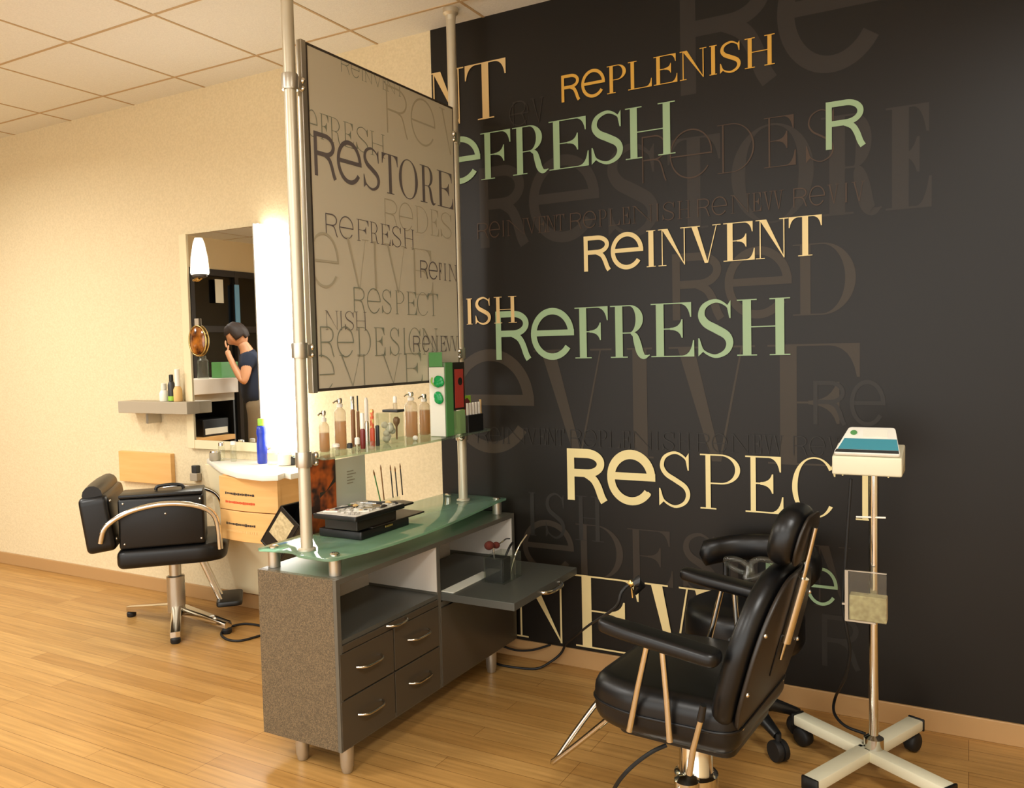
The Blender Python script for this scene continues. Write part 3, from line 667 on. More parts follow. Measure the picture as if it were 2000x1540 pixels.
def pan_(i, x, y, rz, mat, lab):
    t2 = thing('makeup_palette', lab, 'palette', (x, y, .8288), rz, 'palettes in the makeup case')
    obj('case', B().box(-.028, .028, -.019, .019, 0, .005, .0015), 'charcoal' if i % 2 else 'white_plastic', t2)
    for k in range(3): obj('colour_pan', B().lathe([(.0075, .0052), (.0075, .0062)], (-.017+.017*k, 0, 0), 12), mat[k], t2)
pan_(0, n2.x-.15, n2.y+.05, .3, ('red_orange', 'tan', 'maroon'), 'white palette at the pole side of the makeup case')
pan_(1, n2.x-.14, n2.y+.15, -.4, ('leaf_green', 'red_orange', 'paper'), 'dark palette with green and red pans at the back of the case')
pan_(2, n2.x-.05, n2.y+.09, .8, ('paper', 'tan', 'charcoal'), 'white palette at the front middle of the makeup case')
pan_(3, n2.x-.05, n2.y+.19, .1, ('tan', 'brown_glass', 'paper'), 'dark palette nearest the wall end of the makeup case')
for i, (dx, dy, a) in enumerate(((.10, .215, .15), (.075, .235, .25), (.05, .25, .1), (.12, .10, 1.2), (.03, .15, 1.0))):
    lab = ['longest makeup brush across the wall end of the case', 'second makeup brush across the case, silver ferrule', 'third makeup brush across the case, lying at its edge',
           'makeup brush lying crossways at the back of the case', 'makeup brush lying near the front edge of the case'][i]
    t2 = thing('makeup_brush', lab, 'brush', (n2.x-dx, n2.y+dy, .8332+.003*(i % 2) + (.003 if i > 2 else 0)), a+PI/2*0, 'brushes lying in the makeup case')
    obj('stick', B().tube([(-.05, 0, 0), (.02, 0, .0)], .0028, 8), 'charcoal' if i % 2 else 'chrome', t2, 60)
    obj('bristles', B().tube([(.0205, 0, 0), (.032, 0, .001), (.044, 0, 0)], [.0035, .006, .002], 8), 'tan' if i % 2 else 'brown_black', t2, 60)
bb = B()
for i in range(70):
    x = n2.x-random.uniform(.02, .17); y = n2.y+random.uniform(.03, .25); s_ = random.uniform(.003, .008)
    T = Matrix.Translation((x, y, .8292+s_*.4)) @ Matrix.Rotation(random.uniform(0, 3), 4, 'Z')
    bb.box(-s_*1.6, s_*1.6, -s_, s_, -s_*.4, s_*.4, 0, 1, T)
o = obj('makeup_bits', bb, 'makeup_clutter', None); tag(o, 'loose scatter of tiny makeup sponges and bits inside the case', 'makeup bits'); o['kind'] = 'stuff'

# picture card and paper standing at the back of the worktop
XB = -2.135
def standing(x0, x1, yt, yb_, name, mat, label, cat, X):
    a = AX(x0, 940, X).y; c = AX(x1, 940, X).y; zt = AX((x0+x1)/2, yt, X).z
    t_ = thing(name, label, cat, (X, a, GZ))
    obj('sheet', B().box(-.0015, 0, 0, c-a, .0, zt-GZ), mat, t_)
    return t_, c-a, zt-GZ
t, wd, ht = standing(606, 656, 890, 985, 'picture_card', 'orange_print', 'orange and brown picture card upright behind the makeup case', 'picture card', XB)
obj('dark_band', B().slab([(wd*.35, ht*.45), (wd*.98, ht*.62), (wd*.98, ht*.70), (wd*.6, ht*.52), (wd*.35, ht*.52)], .0006, frame((.0002, 0, 0), (0, 1, 0), (0, 0, 1), (1, 0, 0))), 'dark_edge', t)
obj('foot', B().box(-.03, .03, 0, wd, 0, .002), 'acrylic', t)
t, wd, ht = standing(656, 714, 893, 980, 'paper_sheet', 'paper', 'grey white printed paper in a clear stand beside the orange card', 'paper', XB-.012)
obj('stand', B().box(-.03, .03, 0, wd, -.0004, .0016), 'acrylic', t)
bb = B()
for i in range(5): bb.box(.0015, .0018, wd*.36, wd*(.36+[.22, .30, .18, .26, .20][i]), ht*(.78-.045*i), ht*(.795-.045*i))
obj('print_lines', bb, 'grey_ledge', t)

t = thing('brush_holder', 'clear block holding five thin brushes behind the makeup case', 'holder', (-2.135, 2.70, GZ))
obj('block', B().box(-.012, .012, -.055, .125, 0, .055, .002), 'acrylic', t)
for i, (xb, xt, yt, mat) in enumerate(((742, 729, 918, 'leaf_green'), (750, 743, 908, 'brown_glass'), (768, 762, 908, 'charcoal'), (777, 771, 911, 'charcoal'), (787, 781, 905, 'brown_black'))):
    X = -2.135; a = AX(xb, 975, X); c = AX(xt, yt, X); z0 = GZ+.056
    k = (z0-a.z)/(c.z-a.z); a = a+(c-a)*k
    lab = ['leaning green handled thin brush, leftmost in the clear block', 'brown tipped thin brush second from the left in the clear block', 'dark thin brush in the middle of the clear block',
           'shorter dark thin brush right of the middle in the clear block', 'tallest dark thin brush at the wall end of the clear block'][i]
    t2 = thing('thin_brush', lab, 'brush', a, 0, 'thin brushes standing in the clear block')
    d = c-a
    obj('stick', B().tube([(0, 0, 0), d*.82], .0026, 8), mat, t2, 60)
    obj('tip', B().tube([d*.821, d*.9, d], [.0026, .0034, .0008], 8), 'brown_glass', t2, 60)

# ------------------------------------------------------------------ things on the pull-out board
BZ = .4622
a = AZ(985, 1143, BZ)
t = thing('brush_cup', 'clear square acrylic cup with black sponge insert on the pull-out board', 'cup', (a.x, a.y, BZ))
bb = B()
cw, cy_ = .095, .145
for (x0, x1, y0, y1) in ((-cw, 0, 0, .002), (-cw, 0, cy_-.002, cy_), (-.002, 0, .002, cy_-.002), (-cw, -cw+.002, .002, cy_-.002)): bb.box(x0, x1, y0, y1, 0, .105)
bb.box(-cw, 0, 0, cy_, -.0002+.0002, .003)
obj('acrylic_walls', bb, 'acrylic', t)
obj('black_insert', B().box(-cw+.004, -.012, .004, .078, .0035, .098, .003), 'black_plastic', t)
obj('divider', B().box(-cw+.004, -.004, .082, .085, .0035, .1), 'acrylic', t)
def tool(name, label, pts, r, mat, tip=None, tipmat=None, n=8):
    base = a
    t_ = thing(name, label, 'tool', (a.x, a.y, BZ), 0)
    obj('shaft', B().tube(crom(pts, 5), r, n), mat, t_, 60)
    if tip: obj('head', tip, tipmat, t_, 60)
    return t_
bb = B().ball((-.055, -.018, .158), .020, .022, .018).ball((-.05, .028, .150), .016, .015, .014)
t = thing('powder_brush', 'red brown fluffy brush head sticking out of the acrylic cup', 'brush', (a.x, a.y, BZ))
obj('bristles', bb, 'bristle_red', t, 60)
obj('stem', B().tube(crom([(-.05, .036, .148), (-.045, .07, .155), (-.05, .11, .158), (-.055, .15, .150)], 5), .003, 8).tube([(-.055, .02, .099), (-.055, .012, .145)], .0035, 8), 'chrome', t, 60)
tool('tweezers', 'shiny metal tweezers leaning out of the cup toward the wall', [(-.03, .10, .006), (-.025, .12, .06), (-.015, .15, .115), (.0, .20, .16)], .004, 'chrome')
tool('scissors', 'black handled tool leaning in the clear part of the cup', [(-.06, .09, .006), (-.05, .10, .08), (-.045, .13, .12), (-.05, .165, .13)], .005, 'black_plastic', B().tube([(-.02, .13, .006), (-.02, .125, .09)], .002, 6), 'chrome')
e0 = AZ(864, 1143, .4262); 
tag(obj('pale_strip', B().box(-1.808, -1.750, 2.648, 2.96, .4624, .466, .001), 'paper', None), 'pale flat strip lying on the inner edge of the pull-out board', 'strip')

# ================================================================== NEAR CHAIR
ANG = math.atan2(.08, -.995)
ch = thing('styling_chair', 'black padded styling chair with headrest and chrome arm posts, nearest the camera', 'chair', (-.66, 2.19, 0), ANG)
seat = obj('seat', B().slab(rpoly([(-.19, -.235), (.10, -.25), (.225, -.20), (.225, .20), (.10, .25), (-.19, .235)], [.06, .12, .13, .13, .12, .06], 6), .135, None, .045, 5, .395), 'black_leather', ch, 60)
obj('piping', B().tube(crom([(v[0]*1.0, v[1]*1.0, .462) for v in rpoly([(-.19, -.2365), (.10, -.2515), (.2265, -.20), (.2265, .20), (.10, .2515), (-.19, .2365)], [.06, .12, .13, .13, .12, .06], 6)], 1, True), .004, 6, True), 'black_leather', seat, 60)
obj('seat_pan', B().slab(rrect(-.16, .16, -.17, .17, .04), .028, None, .005, 2, .366), 'black_plastic', ch, 40)
TB = math.radians(15)
bx, bz = Vector((math.cos(TB), 0, math.sin(TB)*1.0)), Vector((-math.sin(TB), 0, math.cos(TB)))
FB = frame((-.165, 0, .425), (0, 1, 0), bz, bx)              # outline x = left, y = up the back; thickness goes forward
outl = rpoly([(-.20, .0), (.20, .0), (.255, .09), (.25, .27), (.19, .37), (.10, .42), (-.10, .42), (-.19, .37), (-.25, .27), (-.255, .09)], [.05, .05, .08, .1, .1, .05, .05, .1, .1, .08], 5)
back = obj('backrest', B().slab(outl, .056, FB, .026, 5, .004), 'black_leather', ch, 60)
bb = B()
for v in (.08, .14, .20, .26): bb.tube([FB @ Vector((x_, v, .0605)) for x_ in (-.22, -.1, 0, .1, .22)], .0035, 6)
obj('seam', bb, 'charcoal', back, 60)
bp = obj('back_panel', B().slab([(x_*.93, .012+y_*.955) for x_, y_ in outl], .012, FB, .004, 2, -.012), 'brown_black', ch, 50)
bb = B()
for sx in (-1, 1):
    for (u, v) in ((.175, .03), (.222, .14), (.205, .29)): obj('bolt', B().ball(tuple(FB @ Vector((sx*u, v+.01, -.013))), .006, .006, .006, 10), 'chrome', bp, 60)
FH = frame(FB @ Vector((0, .43, -.004)), (0, 1, 0), bz, bx)
hl = rpoly([(-.08, .0), (.08, .0), (.105, .045), (.10, .105), (.06, .145), (-.06, .145), (-.10, .105), (-.105, .045)], [.04, .04, .05, .05, .04, .04, .05, .05], 5)
obj('headrest', B().slab(hl, .068, FH, .030, 5, .003), 'black_leather', ch, 60)
obj('headrest_plate', B().slab([(x_*.9, .008+y_*.9) for x_, y_ in hl], .008, FH, .003, 2, -.0055), 'brown_black', ch, 50)
R_ = lambda u, v, d: tuple(FB @ Vector((u, v, d)))
hb = obj('headrest_bar', B().tube([R_(0, .17, -.024), R_(0, .30, -.024), R_(0, .42, -.022), R_(0, .535, -.018)], [.004, .007, .007, .007], 10), 'chrome', ch, 60)
obj('sleeve', B().tube([R_(0, .22, -.024), R_(0, .40, -.024)], .014, 14), 'chrome', hb, 60)
obj('slot_plate', B().slab(rrect(-.02, .02, .12, .24, .012), .003, FB, .001, 1, -.0155), 'black_plastic', hb)
for sy in (1, -1):
    pts = []
    T = frame((-.005, sy*.272, .6755), (.9925, 0, .122), (0, 1, 0), (-.122, 0, .9925))
    obj('armrest', B().slab(rpoly([(-.165, -.036), (.08, -.036), (.155, -.024), (.155, .024), (.08, .036), (-.165, .036)], [.03, .04, .02, .02, .04, .03], 5), .036, T, .014, 4, -.015), 'black_leather', ch, 60)
    obj('arm_post', B().tube([(.075, sy*.262, .425), (.045, sy*.268, .55), (.018, sy*.27, .662)], .0085, 10), 'chrome', ch, 60)
    obj('arm_post', B().tube([(-.035, sy*.262, .425), (-.03, sy*.268, .55), (-.022, sy*.27, .656)], .0085, 10), 'chrome', ch, 60)
rl = obj('recline_lever', B().tube([(-.085, .262, .355), (-.10, .272, .43), (-.122, .280, .505)], .0075, 10), 'chrome', ch, 60)
obj('grip', B().tube([(-.122, .280, .5055), (-.13, .282, .545)], [.010, .008], 10), 'black_plastic', rl, 60)
fr = obj('footrest', B().tube(crom([(.10, .09, .398), (.19, .087, .385), (.24, .07, .338), (.35, .036, .232), (.45, .008, .138), (.464, -.002, .128), (.448, -.006, .146), (.40, -.027, .224), (.335, -.053, .322), (.28, -.074, .392), (.12, -.085, .398)], 6), .0085, 10), 'chrome', ch, 60)
obj('pump_column', B().lathe([(.06, .04), (.06, .22), (.050, .225), (.046, .23), (.046, .372)], (.0, 0, 0), 28), 'chrome', ch, 40)
obj('base_plate', B().lathe([(.30, 0), (.30, .012), (.27, .03), (.08, .045)], (0, 0, 0), 48), 'chrome', ch, 40)
pl_ = obj('pump_lever', B().tube(crom([(.0, .065, .20), (.03, .11, .20), (.09, .17, .16), (.16, .22, .10)], 6), .009, 10), 'chrome', ch, 60)
obj('hub', B().lathe([(.03, -.02), (.034, -.01), (.034, .02), (.02, .03)], (-.0, .068, .21), 18), 'chrome', pl_, 40)
tag(obj('black_hose', B().tube(crom([AY(1302, 1456, 2.17), AY(1272, 1470, 2.15), AY(1238, 1495, 2.15), AY(1212, 1522, 2.17), AZ(1196, 1548, .008)], 8), .006, 8), 'rubber', None, 60), 'thin black hose curving from under the near chair seat to the floor', 'hose')
# clear tubing lying on the far armrest
fw = Vector((-.995, .08, 0)); lf = Vector((-.08, -.995, 0)); cc = Vector((-.66, 2.19, 0))
kc = cc+fw*(-.065)+lf*(-.275)
pts = []
for k in range(48):
    s_ = 2*PI*k/48
    pts.append((kc.x+.048*math.cos(s_)+.022*math.cos(3*s_), kc.y+.030*math.sin(s_)+.010*math.sin(2*s_), .7235+.024*math.sin(2*s_+.6)+.014))
tg = obj('clear_tubing', B().tube(pts, .0085, 10, True), 'acrylic', None, 60); tag(tg, 'coil of clear plastic tubing lying on the far armrest of the near chair', 'tubing')

# ================================================================== SECOND CHAIR (rolling) AGAINST THE MURAL
sc = thing('rolling_chair', 'low black rolling chair with curved back, between near chair and mural', 'chair', (-.70, 2.92, 0))
obj('seat', B().lathe([(.16, .335), (.192, .345), (.205, .37), (.205, .45), (.195, .475), (.17, .488), (.05, .492)], (0, 0, 0), 40), 'black_leather', sc, 50)
arc = [(math.cos(math.radians(a_))*.232, math.sin(math.radians(a_))*.232) for a_ in range(-16, 141, 12)]
zs = [.632+.02*math.sin(PI*i/(len(arc)-1))-.0015*i for i in range(len(arc))]
bb = B(); rings = []
for (x, y), z in zip(arc, zs):
    d = Vector((x, y, 0)).normalized(); ring = []
    for k in range(12):
        t_ = 2*PI*k/12; ring.append(bb.bm.verts.new(Vector((x, y, z))+d*.030*math.cos(t_)+Vector((0, 0, .050*math.sin(t_)))))
    rings.append(ring)
for i in range(len(rings)-1):
    for k in range(12): bb.bm.faces.new((rings[i][k], rings[i][(k+1) % 12], rings[i+1][(k+1) % 12], rings[i+1][k]))
for rg, i in ((rings[0], 0), (rings[-1], -1)):
    c_ = Vector((arc[i][0], arc[i][1], zs[i])); tv = Vector((arc[i][1], -arc[i][0], 0)).normalized()*(.03 if i == 0 else -.03)
    cv = bb.bm.verts.new(c_+tv)
    for k in range(12): bb.bm.faces.new((rg[k], rg[(k+1) % 12], cv))
obj('backrest', bb, 'black_leather', sc, 60)
for a_ in (60, 120):
    x, y = math.cos(math.radians(a_))*.21, math.sin(math.radians(a_))*.21
    obj('back_post', B().tube([(x*.9, y*.9, .35), (x*1.12, y*1.12, .42), (x*1.10, y*1.10, .64)], .011, 10), 'black_plastic', sc, 60)
obj('column', B().lathe([(.035, .10), (.035, .22), (.022, .225), (.022, .336)], (0, 0, 0), 20), 'black_plastic', sc, 40)
for k in range(5):
    a_ = math.radians(-42+72*k); d = Vector((math.cos(a_), math.sin(a_), 0)); nn = Vector((-d.y, d.x, 0))
    lg = obj('leg', B().tube([d*.02+Vector((0, 0, .115)), d*.10+Vector((0, 0, .115)), d*.185+Vector((0, 0, .085))], [.026, .024, .016], 10), 'black_plastic', sc, 60)
    ct_ = d*.19
    cs = obj('caster', B().lathe([(.034, -.022), (.036, -.016), (.036, -.004), (.030, -.003), (.030, .003), (.036, .004), (.036, .016), (.034, .022)], ct_+Vector((0, 0, .036)), 20, Matrix.Rotation(PI/2, 4, 'X') if abs(d.x) > abs(d.y)*1e9 else frame((0, 0, 0), d, Vector((0, 0, 1)), nn)).tube([ct_+Vector((0, 0, .07)), ct_+Vector((0, 0, .095))], .010, 8), 'rubber', lg, 50)

# airbrush on its hose, from the baseboard up over the near armrest
t = thing('airbrush', 'black airbrush with brass fittings on a thin black hose above the near armrest', 'airbrush', (0, 0, 0))
g = AY(1240, 1142, 2.16); g2 = AY(1216, 1182, 2.10); g3 = AY(1188, 1200, 2.02)
arm0 = cc+fw*.135+lf*.26
hose = [AZ(985, 1262, .010), AZ(1010, 1271, .008), AZ(1060, 1268, .03), AY(1100, 1260, 3.235), AZ(1088, 1280, .006), AZ(1060, 1301, .006), AZ(1020, 1306, .006), AZ(968, 1296, .006)]
obj('hose', B().tube(crom([AY(1104, 1259, 3.2), AY(1130, 1238, 3.0), AY(1150, 1222, 2.7), AY(1166, 1212, 2.36), AY(1188, 1198, 2.18), AY(1206, 1182, 2.14), AY(1213, 1160, 2.14), AY(1222, 1148, 2.15), AY(1229, 1143, 2.155)], 8), .0045, 8), 'rubber', t, 60)
obj('hose', B().tube(crom([AY(1104, 1259, 3.2), AY(1096, 1276, 3.21), AY(1076, 1293, 3.19), AZ(1045, 1307, .0055), AZ(990, 1302, .0055), AZ(968, 1296, .0055)], 8), .0055, 8), 'rubber', t, 60)
obj('nozzle', B().tube([AY(1229, 1143, 2.155), AY(1233, 1140, 2.157), AY(1238, 1141, 2.16)], [.008, .012, .009], 12), 'brass', t, 60)
obj('grip', B().tube([AY(1238, 1141, 2.16), AY(1246, 1136, 2.165), AY(1250, 1143, 2.17), AY(1240, 1160, 2.17)], [.012, .018, .016, .006], 12), 'black_plastic', t, 60)
obj('needle', B().tube([AY(1234, 1150, 2.155), AY(1236, 1168, 2.155)], .0035, 8), 'brass', t, 60)
tag(obj('floor_cable', B().tube(crom([AY(1075, 1260, 3.232), AY(1042, 1270, 3.225), AY(1010, 1271, 3.22), AY(982, 1263, 3.215)], 8), .005, 8), 'rubber', None, 60), 'short black cable along the baseboard between cabinet and mural', 'cable')

# ================================================================== FACIAL STEAMER STAND at the right edge
st = thing('facial_steamer', 'cream wheeled stand with white and teal control head at the right edge', 'steamer', (-.285, 2.80, 0))
o_ = Vector((-.285, 2.80, 0))
obj('column', B().lathe([(.030, .085), (.030, .14), (.014, .15), (.014, 1.0)], (.02, .0, 0), 24), 'chrome', st, 40)
def limb(px, py, z, nm):
    e = AZ(px, py, z)-o_ if isinstance(px, (int, float)) else Vector(px)
    e.z = 0; d = e.normalized(); Lg = e.length; nn = Vector((-d.y, d.x, 0))
    T = frame((0, 0, 0), d, nn, (0, 0, 1))
    lg = obj('leg', B().box(.0, Lg, -.027, .027, .072, .108, .006, 2, T), 'cream_plastic', st, 40)
    obj('end_cap', B().box(Lg+.0005, Lg+.010, -.028, .028, .068, .110, .004, 2, T), 'black_plastic', lg, 40)
    c_ = d*(Lg-.02)
    obj('caster', B().lathe([(.026, -.02), (.032, -.015), (.034, 0), (.032, .015), (.026, .02)], c_+Vector((0, 0, .034)), 20, frame((0, 0, 0), d, Vector((0, 0, 1)), nn)).tube([c_+Vector((0, 0, .06)), c_+Vector((0, 0, .073))], .008, 8), 'rubber', lg, 50)
    return d, Lg
d1, L1 = limb(1560, 1398, .10, 'a'); d2, L2 = limb(1584, 1538, .08, 'b')
limb(-d1*L1, 0, 0, 'c'); limb(-d2*L2, 0, 0, 'd')
hd = AY(1626, 888, 2.76)-o_; h2 = AY(1632, 926, 2.76)-o_; h3 = AY(1657, 851, 2.80)-o_
w_ = .20
body = obj('head_body', B().slab(rpoly([(-.055, h2.z), (.085, h2.z), (.085, hd.z+.025), (-.055, hd.z-.003)], .006, 3), w_, frame((hd.x, 0, 0), (0, 1, 0), (0, 0, 1), (1, 0, 0)), .005, 2), 'cream_plastic', st, 40)
# sloping control face
fx = Vector((0, .10, .072)).normalized(); FT = frame((hd.x+.004, -.052, hd.z-.002), (1, 0, 0), fx, Vector((1, 0, 0)).cross(fx))
face = obj('control_face', B().slab(rpoly([(.0, 0), (w_-.008, 0), (w_-.03, .125), (.035, .125)], .01, 3), .012, FT, .003, 2, .001), 'white_plastic', st, 40)
obj('teal_band', B().slab([(.012, .018), (w_-.014, .018), (w_-.022, .068), (.027, .068)], .001, FT, 0, 1, .0132), 'teal_label', face)
obj('dark_edge_strip', B().slab([(.004, .004), (w_-.012, .004), (w_-.014, .0165), (.0085, .0165)], .001, FT, 0, 1, .0132), 'charcoal', face)
obj('green_button', B().lathe([(.010, .0132), (.010, .0165)], FT @ Vector((.052, .095, 0))-Vector((0, 0, 0)), 14, FT.to_3x3().to_4x4()), 'leaf_green', face, 40)
obj('label_plate', B().slab([(.08, .078), (.15, .078), (.15, .112), (.08, .112)], .001, FT, 0, 1, .0132), 'paper', face)
obj('cable', B().tube(crom([AY(1662, 936, 2.77)-o_, AY(1655, 1040, 2.765)-o_, AY(1650, 1115, 2.765)-o_, AY(1646, 1180, 2.765)-o_, AY(1654, 1232, 2.77)-o_, AY(1660, 1275, 2.80)-o_, AY(1650, 1325, 2.86)-o_, AY(1632, 1362, 3.12)-o_, AY(1629, 1392, 2.99)-o_, AZ(1650, 1418, .1135)-o_, AZ(1690, 1434, .1135)-o_], 8), .005, 8), 'rubber', st, 60)
bk0 = AY(1650, 1115, 2.745)-o_; bk1 = AY(1652, 1212, 2.745)-o_
tb = obj('tray_bracket', B().box(bk0.x, bk0.x+.010, -.058, -.048, bk1.z, bk0.z+.003).box(bk0.x, bk0.x+.12, -.056, -.05, bk0.z, bk0.z+.003).box(bk0.x-.008, bk0.x+.008, -.060, -.047, bk1.z+.05, bk1.z+.056).box(bk0.x, .03, -.05, .004, bk1.z-.004, bk1.z+.002), 'aluminium', st)
obj('side_pocket', B().box(bk0.x+.012, bk0.x+.12, -.054, -.010, bk1.z+.003, bk1.z+.082, .003), 'beige_foam', st)
obj('clear_front', B().box(bk0.x+.011, bk0.x+.12, -.0565, -.0545, bk1.z+.003, bk0.z-.001), 'acrylic', st)
obj('crossbar', B().tube([AY(1672, 1010, 2.79)-o_, AY(1730, 1012, 2.79)-o_], .003, 8), 'white_plastic', st)

# ================================================================== LEFT STATION ON THE PALE WALL
MX0, MX1, MZ0, MZ1 = -3.93, -3.315, .90, 2.096
mi = thing('wall_mirror', 'tall wall mirror with pale frame above the white counter', 'mirror', (0, 0, 0))
obj('glass', B().box(MX0+.06, MX1, WY-.022, WY-.016, MZ0+.03, MZ1-.004), 'mirror', mi)
obj('frame', B().box(MX0, MX0+.059, WY-.030, WY-.0005, MZ0-.02, MZ1, .003).box(MX0+.0595, MX1, WY-.015, WY-.0005, MZ0, MZ1-.002).box(MX0+.0595, MX1, WY-.028, WY-.0155, MZ0-.02, MZ0+.0295, .002), 'cream_panel', mi)
obj('bracket', B().ball((MX0+.075, WY-.024, AY(378, 788, WY-.02).z), .008, .006, .006), 'brass', mi, 60)
lp = thing('light_panel', 'tall glowing white light panel right beside the wall mirror', 'light', (0, 0, 0))
out = rpoly([(-3.305, .915), (-3.085, .915), (-3.075, 1.98), (-3.135, 2.065), (-3.30, 2.098)], [.005, .01, .10, .10, .01], 6)
obj('diffuser', B().slab(out, .055, frame((0, WY-.006, 0), (1, 0, 0), (0, 0, 1), (0, -1, 0)), .012, 3), 'backlit', lp, 50)
obj('edge_rail', B().box(-3.3135, -3.3055, WY-.066, WY-.0005, .91, 2.098, .001), 'aluminium', lp)
# white lamp shade and amber disc on the mirror frame
s0 = AY(384, 536, WY-.045); s1 = AY(384, 464, WY-.045)
def half(b_):
    for v in b_.bm.verts:
        if v.co.y > 0: v.co.y = 0
    return b_
sl = thing('wall_lamp', 'white glass wall lamp at the upper left corner of the mirror', 'lamp', (s0.x+.0, WY-.0235, 0))
hh = s1.z-s0.z
obj('shade', half(B().lathe([(.052, s0.z), (.056, s0.z+.01), (.050, s0.z+hh*.45), (.034, s0.z+hh*.85), (.022, s0.z+hh)], (0, 0, 0), 28, None, 1, .8)), 'shade_glass', sl, 50)
obj('base_ring', half(B().lathe([(.030, s0.z-.018), (.044, s0.z-.012), (.044, s0.z-.001)], (0, 0, 0), 24, None, 1, .8)), 'dark_edge', sl, 40)
obj('arm', B().tube([(0, -.012, s0.z-.016), (-.03, -.012, s0.z-.03), (-.045, -.006, s0.z-.03)], .007, 8), 'brass', sl, 60)
da = AY(386, 666, WY-.03); 
am = thing('round_disc', 'round amber and black glossy disc hanging on the mirror frame', 'disc', (da.x, WY-.0297, da.z))
TT = Matrix.Rotation(PI/2, 4, 'X') 
obj('disc', B().lathe([(.062, -.006), (.072, -.004), (.070, .004), (.045, .012), (.02, .015)], (0, 0, 0), 32, TT, .88, 1.10), 'amber_disc', am, 50)
obj('rim', B().tube([(.068*math.cos(2*PI*k/40), -.001, .084*math.sin(2*PI*k/40)) for k in range(40)], .005, 8, True), 'brass', am, 60)
obj('hanger', B().box(-.016, .016, -.004, .006, .080, .125, .002), 'grey_ledge', am)

# counter and wooden drawers
ct = thing('white_counter', 'glossy white wall counter with a curved front edge under the mirror', 'counter', (0, 0, 0))
CTZ = .832
e = [AZ(x, y, .815) for x, y in ((411, 906), (430, 920), (462, 930), (511, 936), (543, 935), (556, 930), (582, 921), (600, 912))]
pl = [(-3.78, WY-.001), (-3.74, WY-.06)]+[(v.x, v.y) for v in e[:6]]+[(-2.85, 2.93), (-2.85, WY-.001)]
obj('top', B().slab(pl, .03, None, .006, 2, CTZ-.03), 'white_counter', ct, 40)
dc = thing('drawer_cabinet', 'small pale wooden drawer unit with two bowed drawers under the white counter', 'cabinet', (0, 0, 0))
DX0, DX1, DY = -3.335, -2.935, 2.925
def bow(x0, x1, y, th, z0, z1, amt=.02):
    pts = [(x0+(x1-x0)*k/12, y-amt*math.sin(PI*k/12)) for k in range(13)]
    return B().slab(pts+[(x1, y+th), (x0, y+th)], z1-z0, None, .002, 1, z0)
obj('body', B().box(DX0+.004, DX1-.004, DY+.0205, WY-.0335, .475, CTZ-.0305), 'pale_wood', dc)
for z0, z1, rows in ((.632, .798, ((.715, 'dark_edge'), (.672, 'red_orange'))), (.478, .628, ((.562, 'dark_edge'), (.527, 'tan')))):
    dr = obj('drawer', bow(DX0, DX1, DY, .02, z0, z1), 'pale_wood', dc, 40)
    for zc, mat in rows:
        bb = B(); x = DX0+.05
        while x < DX0+.26:
            w2 = random.uniform(.006, .014); hgt = random.uniform(.008, .014); k = (x-DX0)/(DX1-DX0)
            yy = DY-.02*math.sin(PI*k)-.0015; bb.box(x, x+w2, yy, yy+.003, zc-hgt/2, zc+hgt/2); x += w2+.003
        obj('label_marks', bb, mat, dr)
tag(obj('backing_panel', B().slab([(-3.79, .795), (-3.70, .45), (-3.58, .09), (-2.95, .09), (-2.95, .795)][::-1], .03, frame((0, WY-.002, 0), (1, 0, 0), (0, 0, 1), (0, -1, 0)), .003, 1), 'cream_panel', None), 'cream panel on the wall below the white counter', 'panel')
# black bin leaning at the right of the drawers
bn = thing('black_bin', 'black open case tilted against the right side of the wooden drawer unit', 'case', (-2.845, 2.90, .55), 0)
T = Matrix.Rotation(math.radians(38), 4, 'Y')
bb = B()
for (x0, x1, y0, y1, z0, z1) in ((-.075, .075, -.07, .07, -.10, -.09), (-.075, -.068, -.07, .07, -.0895, .13), (.068, .075, -.07, .07, -.0895, .13), (-.0675, .0675, -.07, -.063, -.0895, .13), (-.0675, .0675, .063, .07, -.0895, .13)): bb.box(x0, x1, y0, y1, z0, z1, .002, 1, T)
obj('shell', bb, 'black_plastic', bn)
obj('gold_panel', B().box(-.055, .045, -.073, -.0705, -.02, .11, 0, 1, T), 'beige_foam', bn)
obj('mount', B().box(-.07, -.02, .02, .06, -.12, .06, .003), 'black_plastic', bn)
# bottles and cups on the counter
bb_ = AY(512, 870, WY-.10)
t = thing('shampoo_bottle', 'blue bottle with green cap standing on the white counter', 'bottle', (bb_.x, bb_.y, CTZ+.0005))
hb_ = AY(512, 832, bb_.y).z-CTZ; ht_ = AY(512, 818, bb_.y).z-CTZ
obj('body', B().lathe([(.024, 0), (.028, .006), (.028, hb_*.55), (.024, hb_*.68), (.028, hb_*.8), (.025, hb_*.97), (.018, hb_)], (0, 0, 0), 24), 'blue_bottle', t, 50)
obj('cap', B().lathe([(.019, hb_+.0005), (.019, ht_-.003), (.016, ht_)], (0, 0, 0), 20), 'lime', t, 50)
def pot(px, py, r, h, mat, cap, label, name='cup', cat='cup'):
    p_ = AZ(px, py, CTZ)
    if p_.y > WY-.075-r: p_ = AY(px, py, WY-.075-r)
    t_ = thing(name, label, cat, (p_.x, p_.y, CTZ+.0005), 0, 'small pots on the white counter')
    obj('body', B().lathe([(r*.85, 0), (r, .004), (r, h*.8), (r*.9, h*.82)], (0, 0, 0), 20), mat, t_, 50)
    obj('lid', B().lathe([(r*.92, h*.82+.0005), (r*.92, h*.98), (r*.7, h)], (0, 0, 0), 20), cap, t_, 50)
pot(533, 893, .030, .075, 'frost', 'white_plastic', 'frosted cup just right of the blue bottle')
pot(556, 892, .036, .070, 'white_plastic', 'frost', 'white pot between the frosted cup and the near pole')
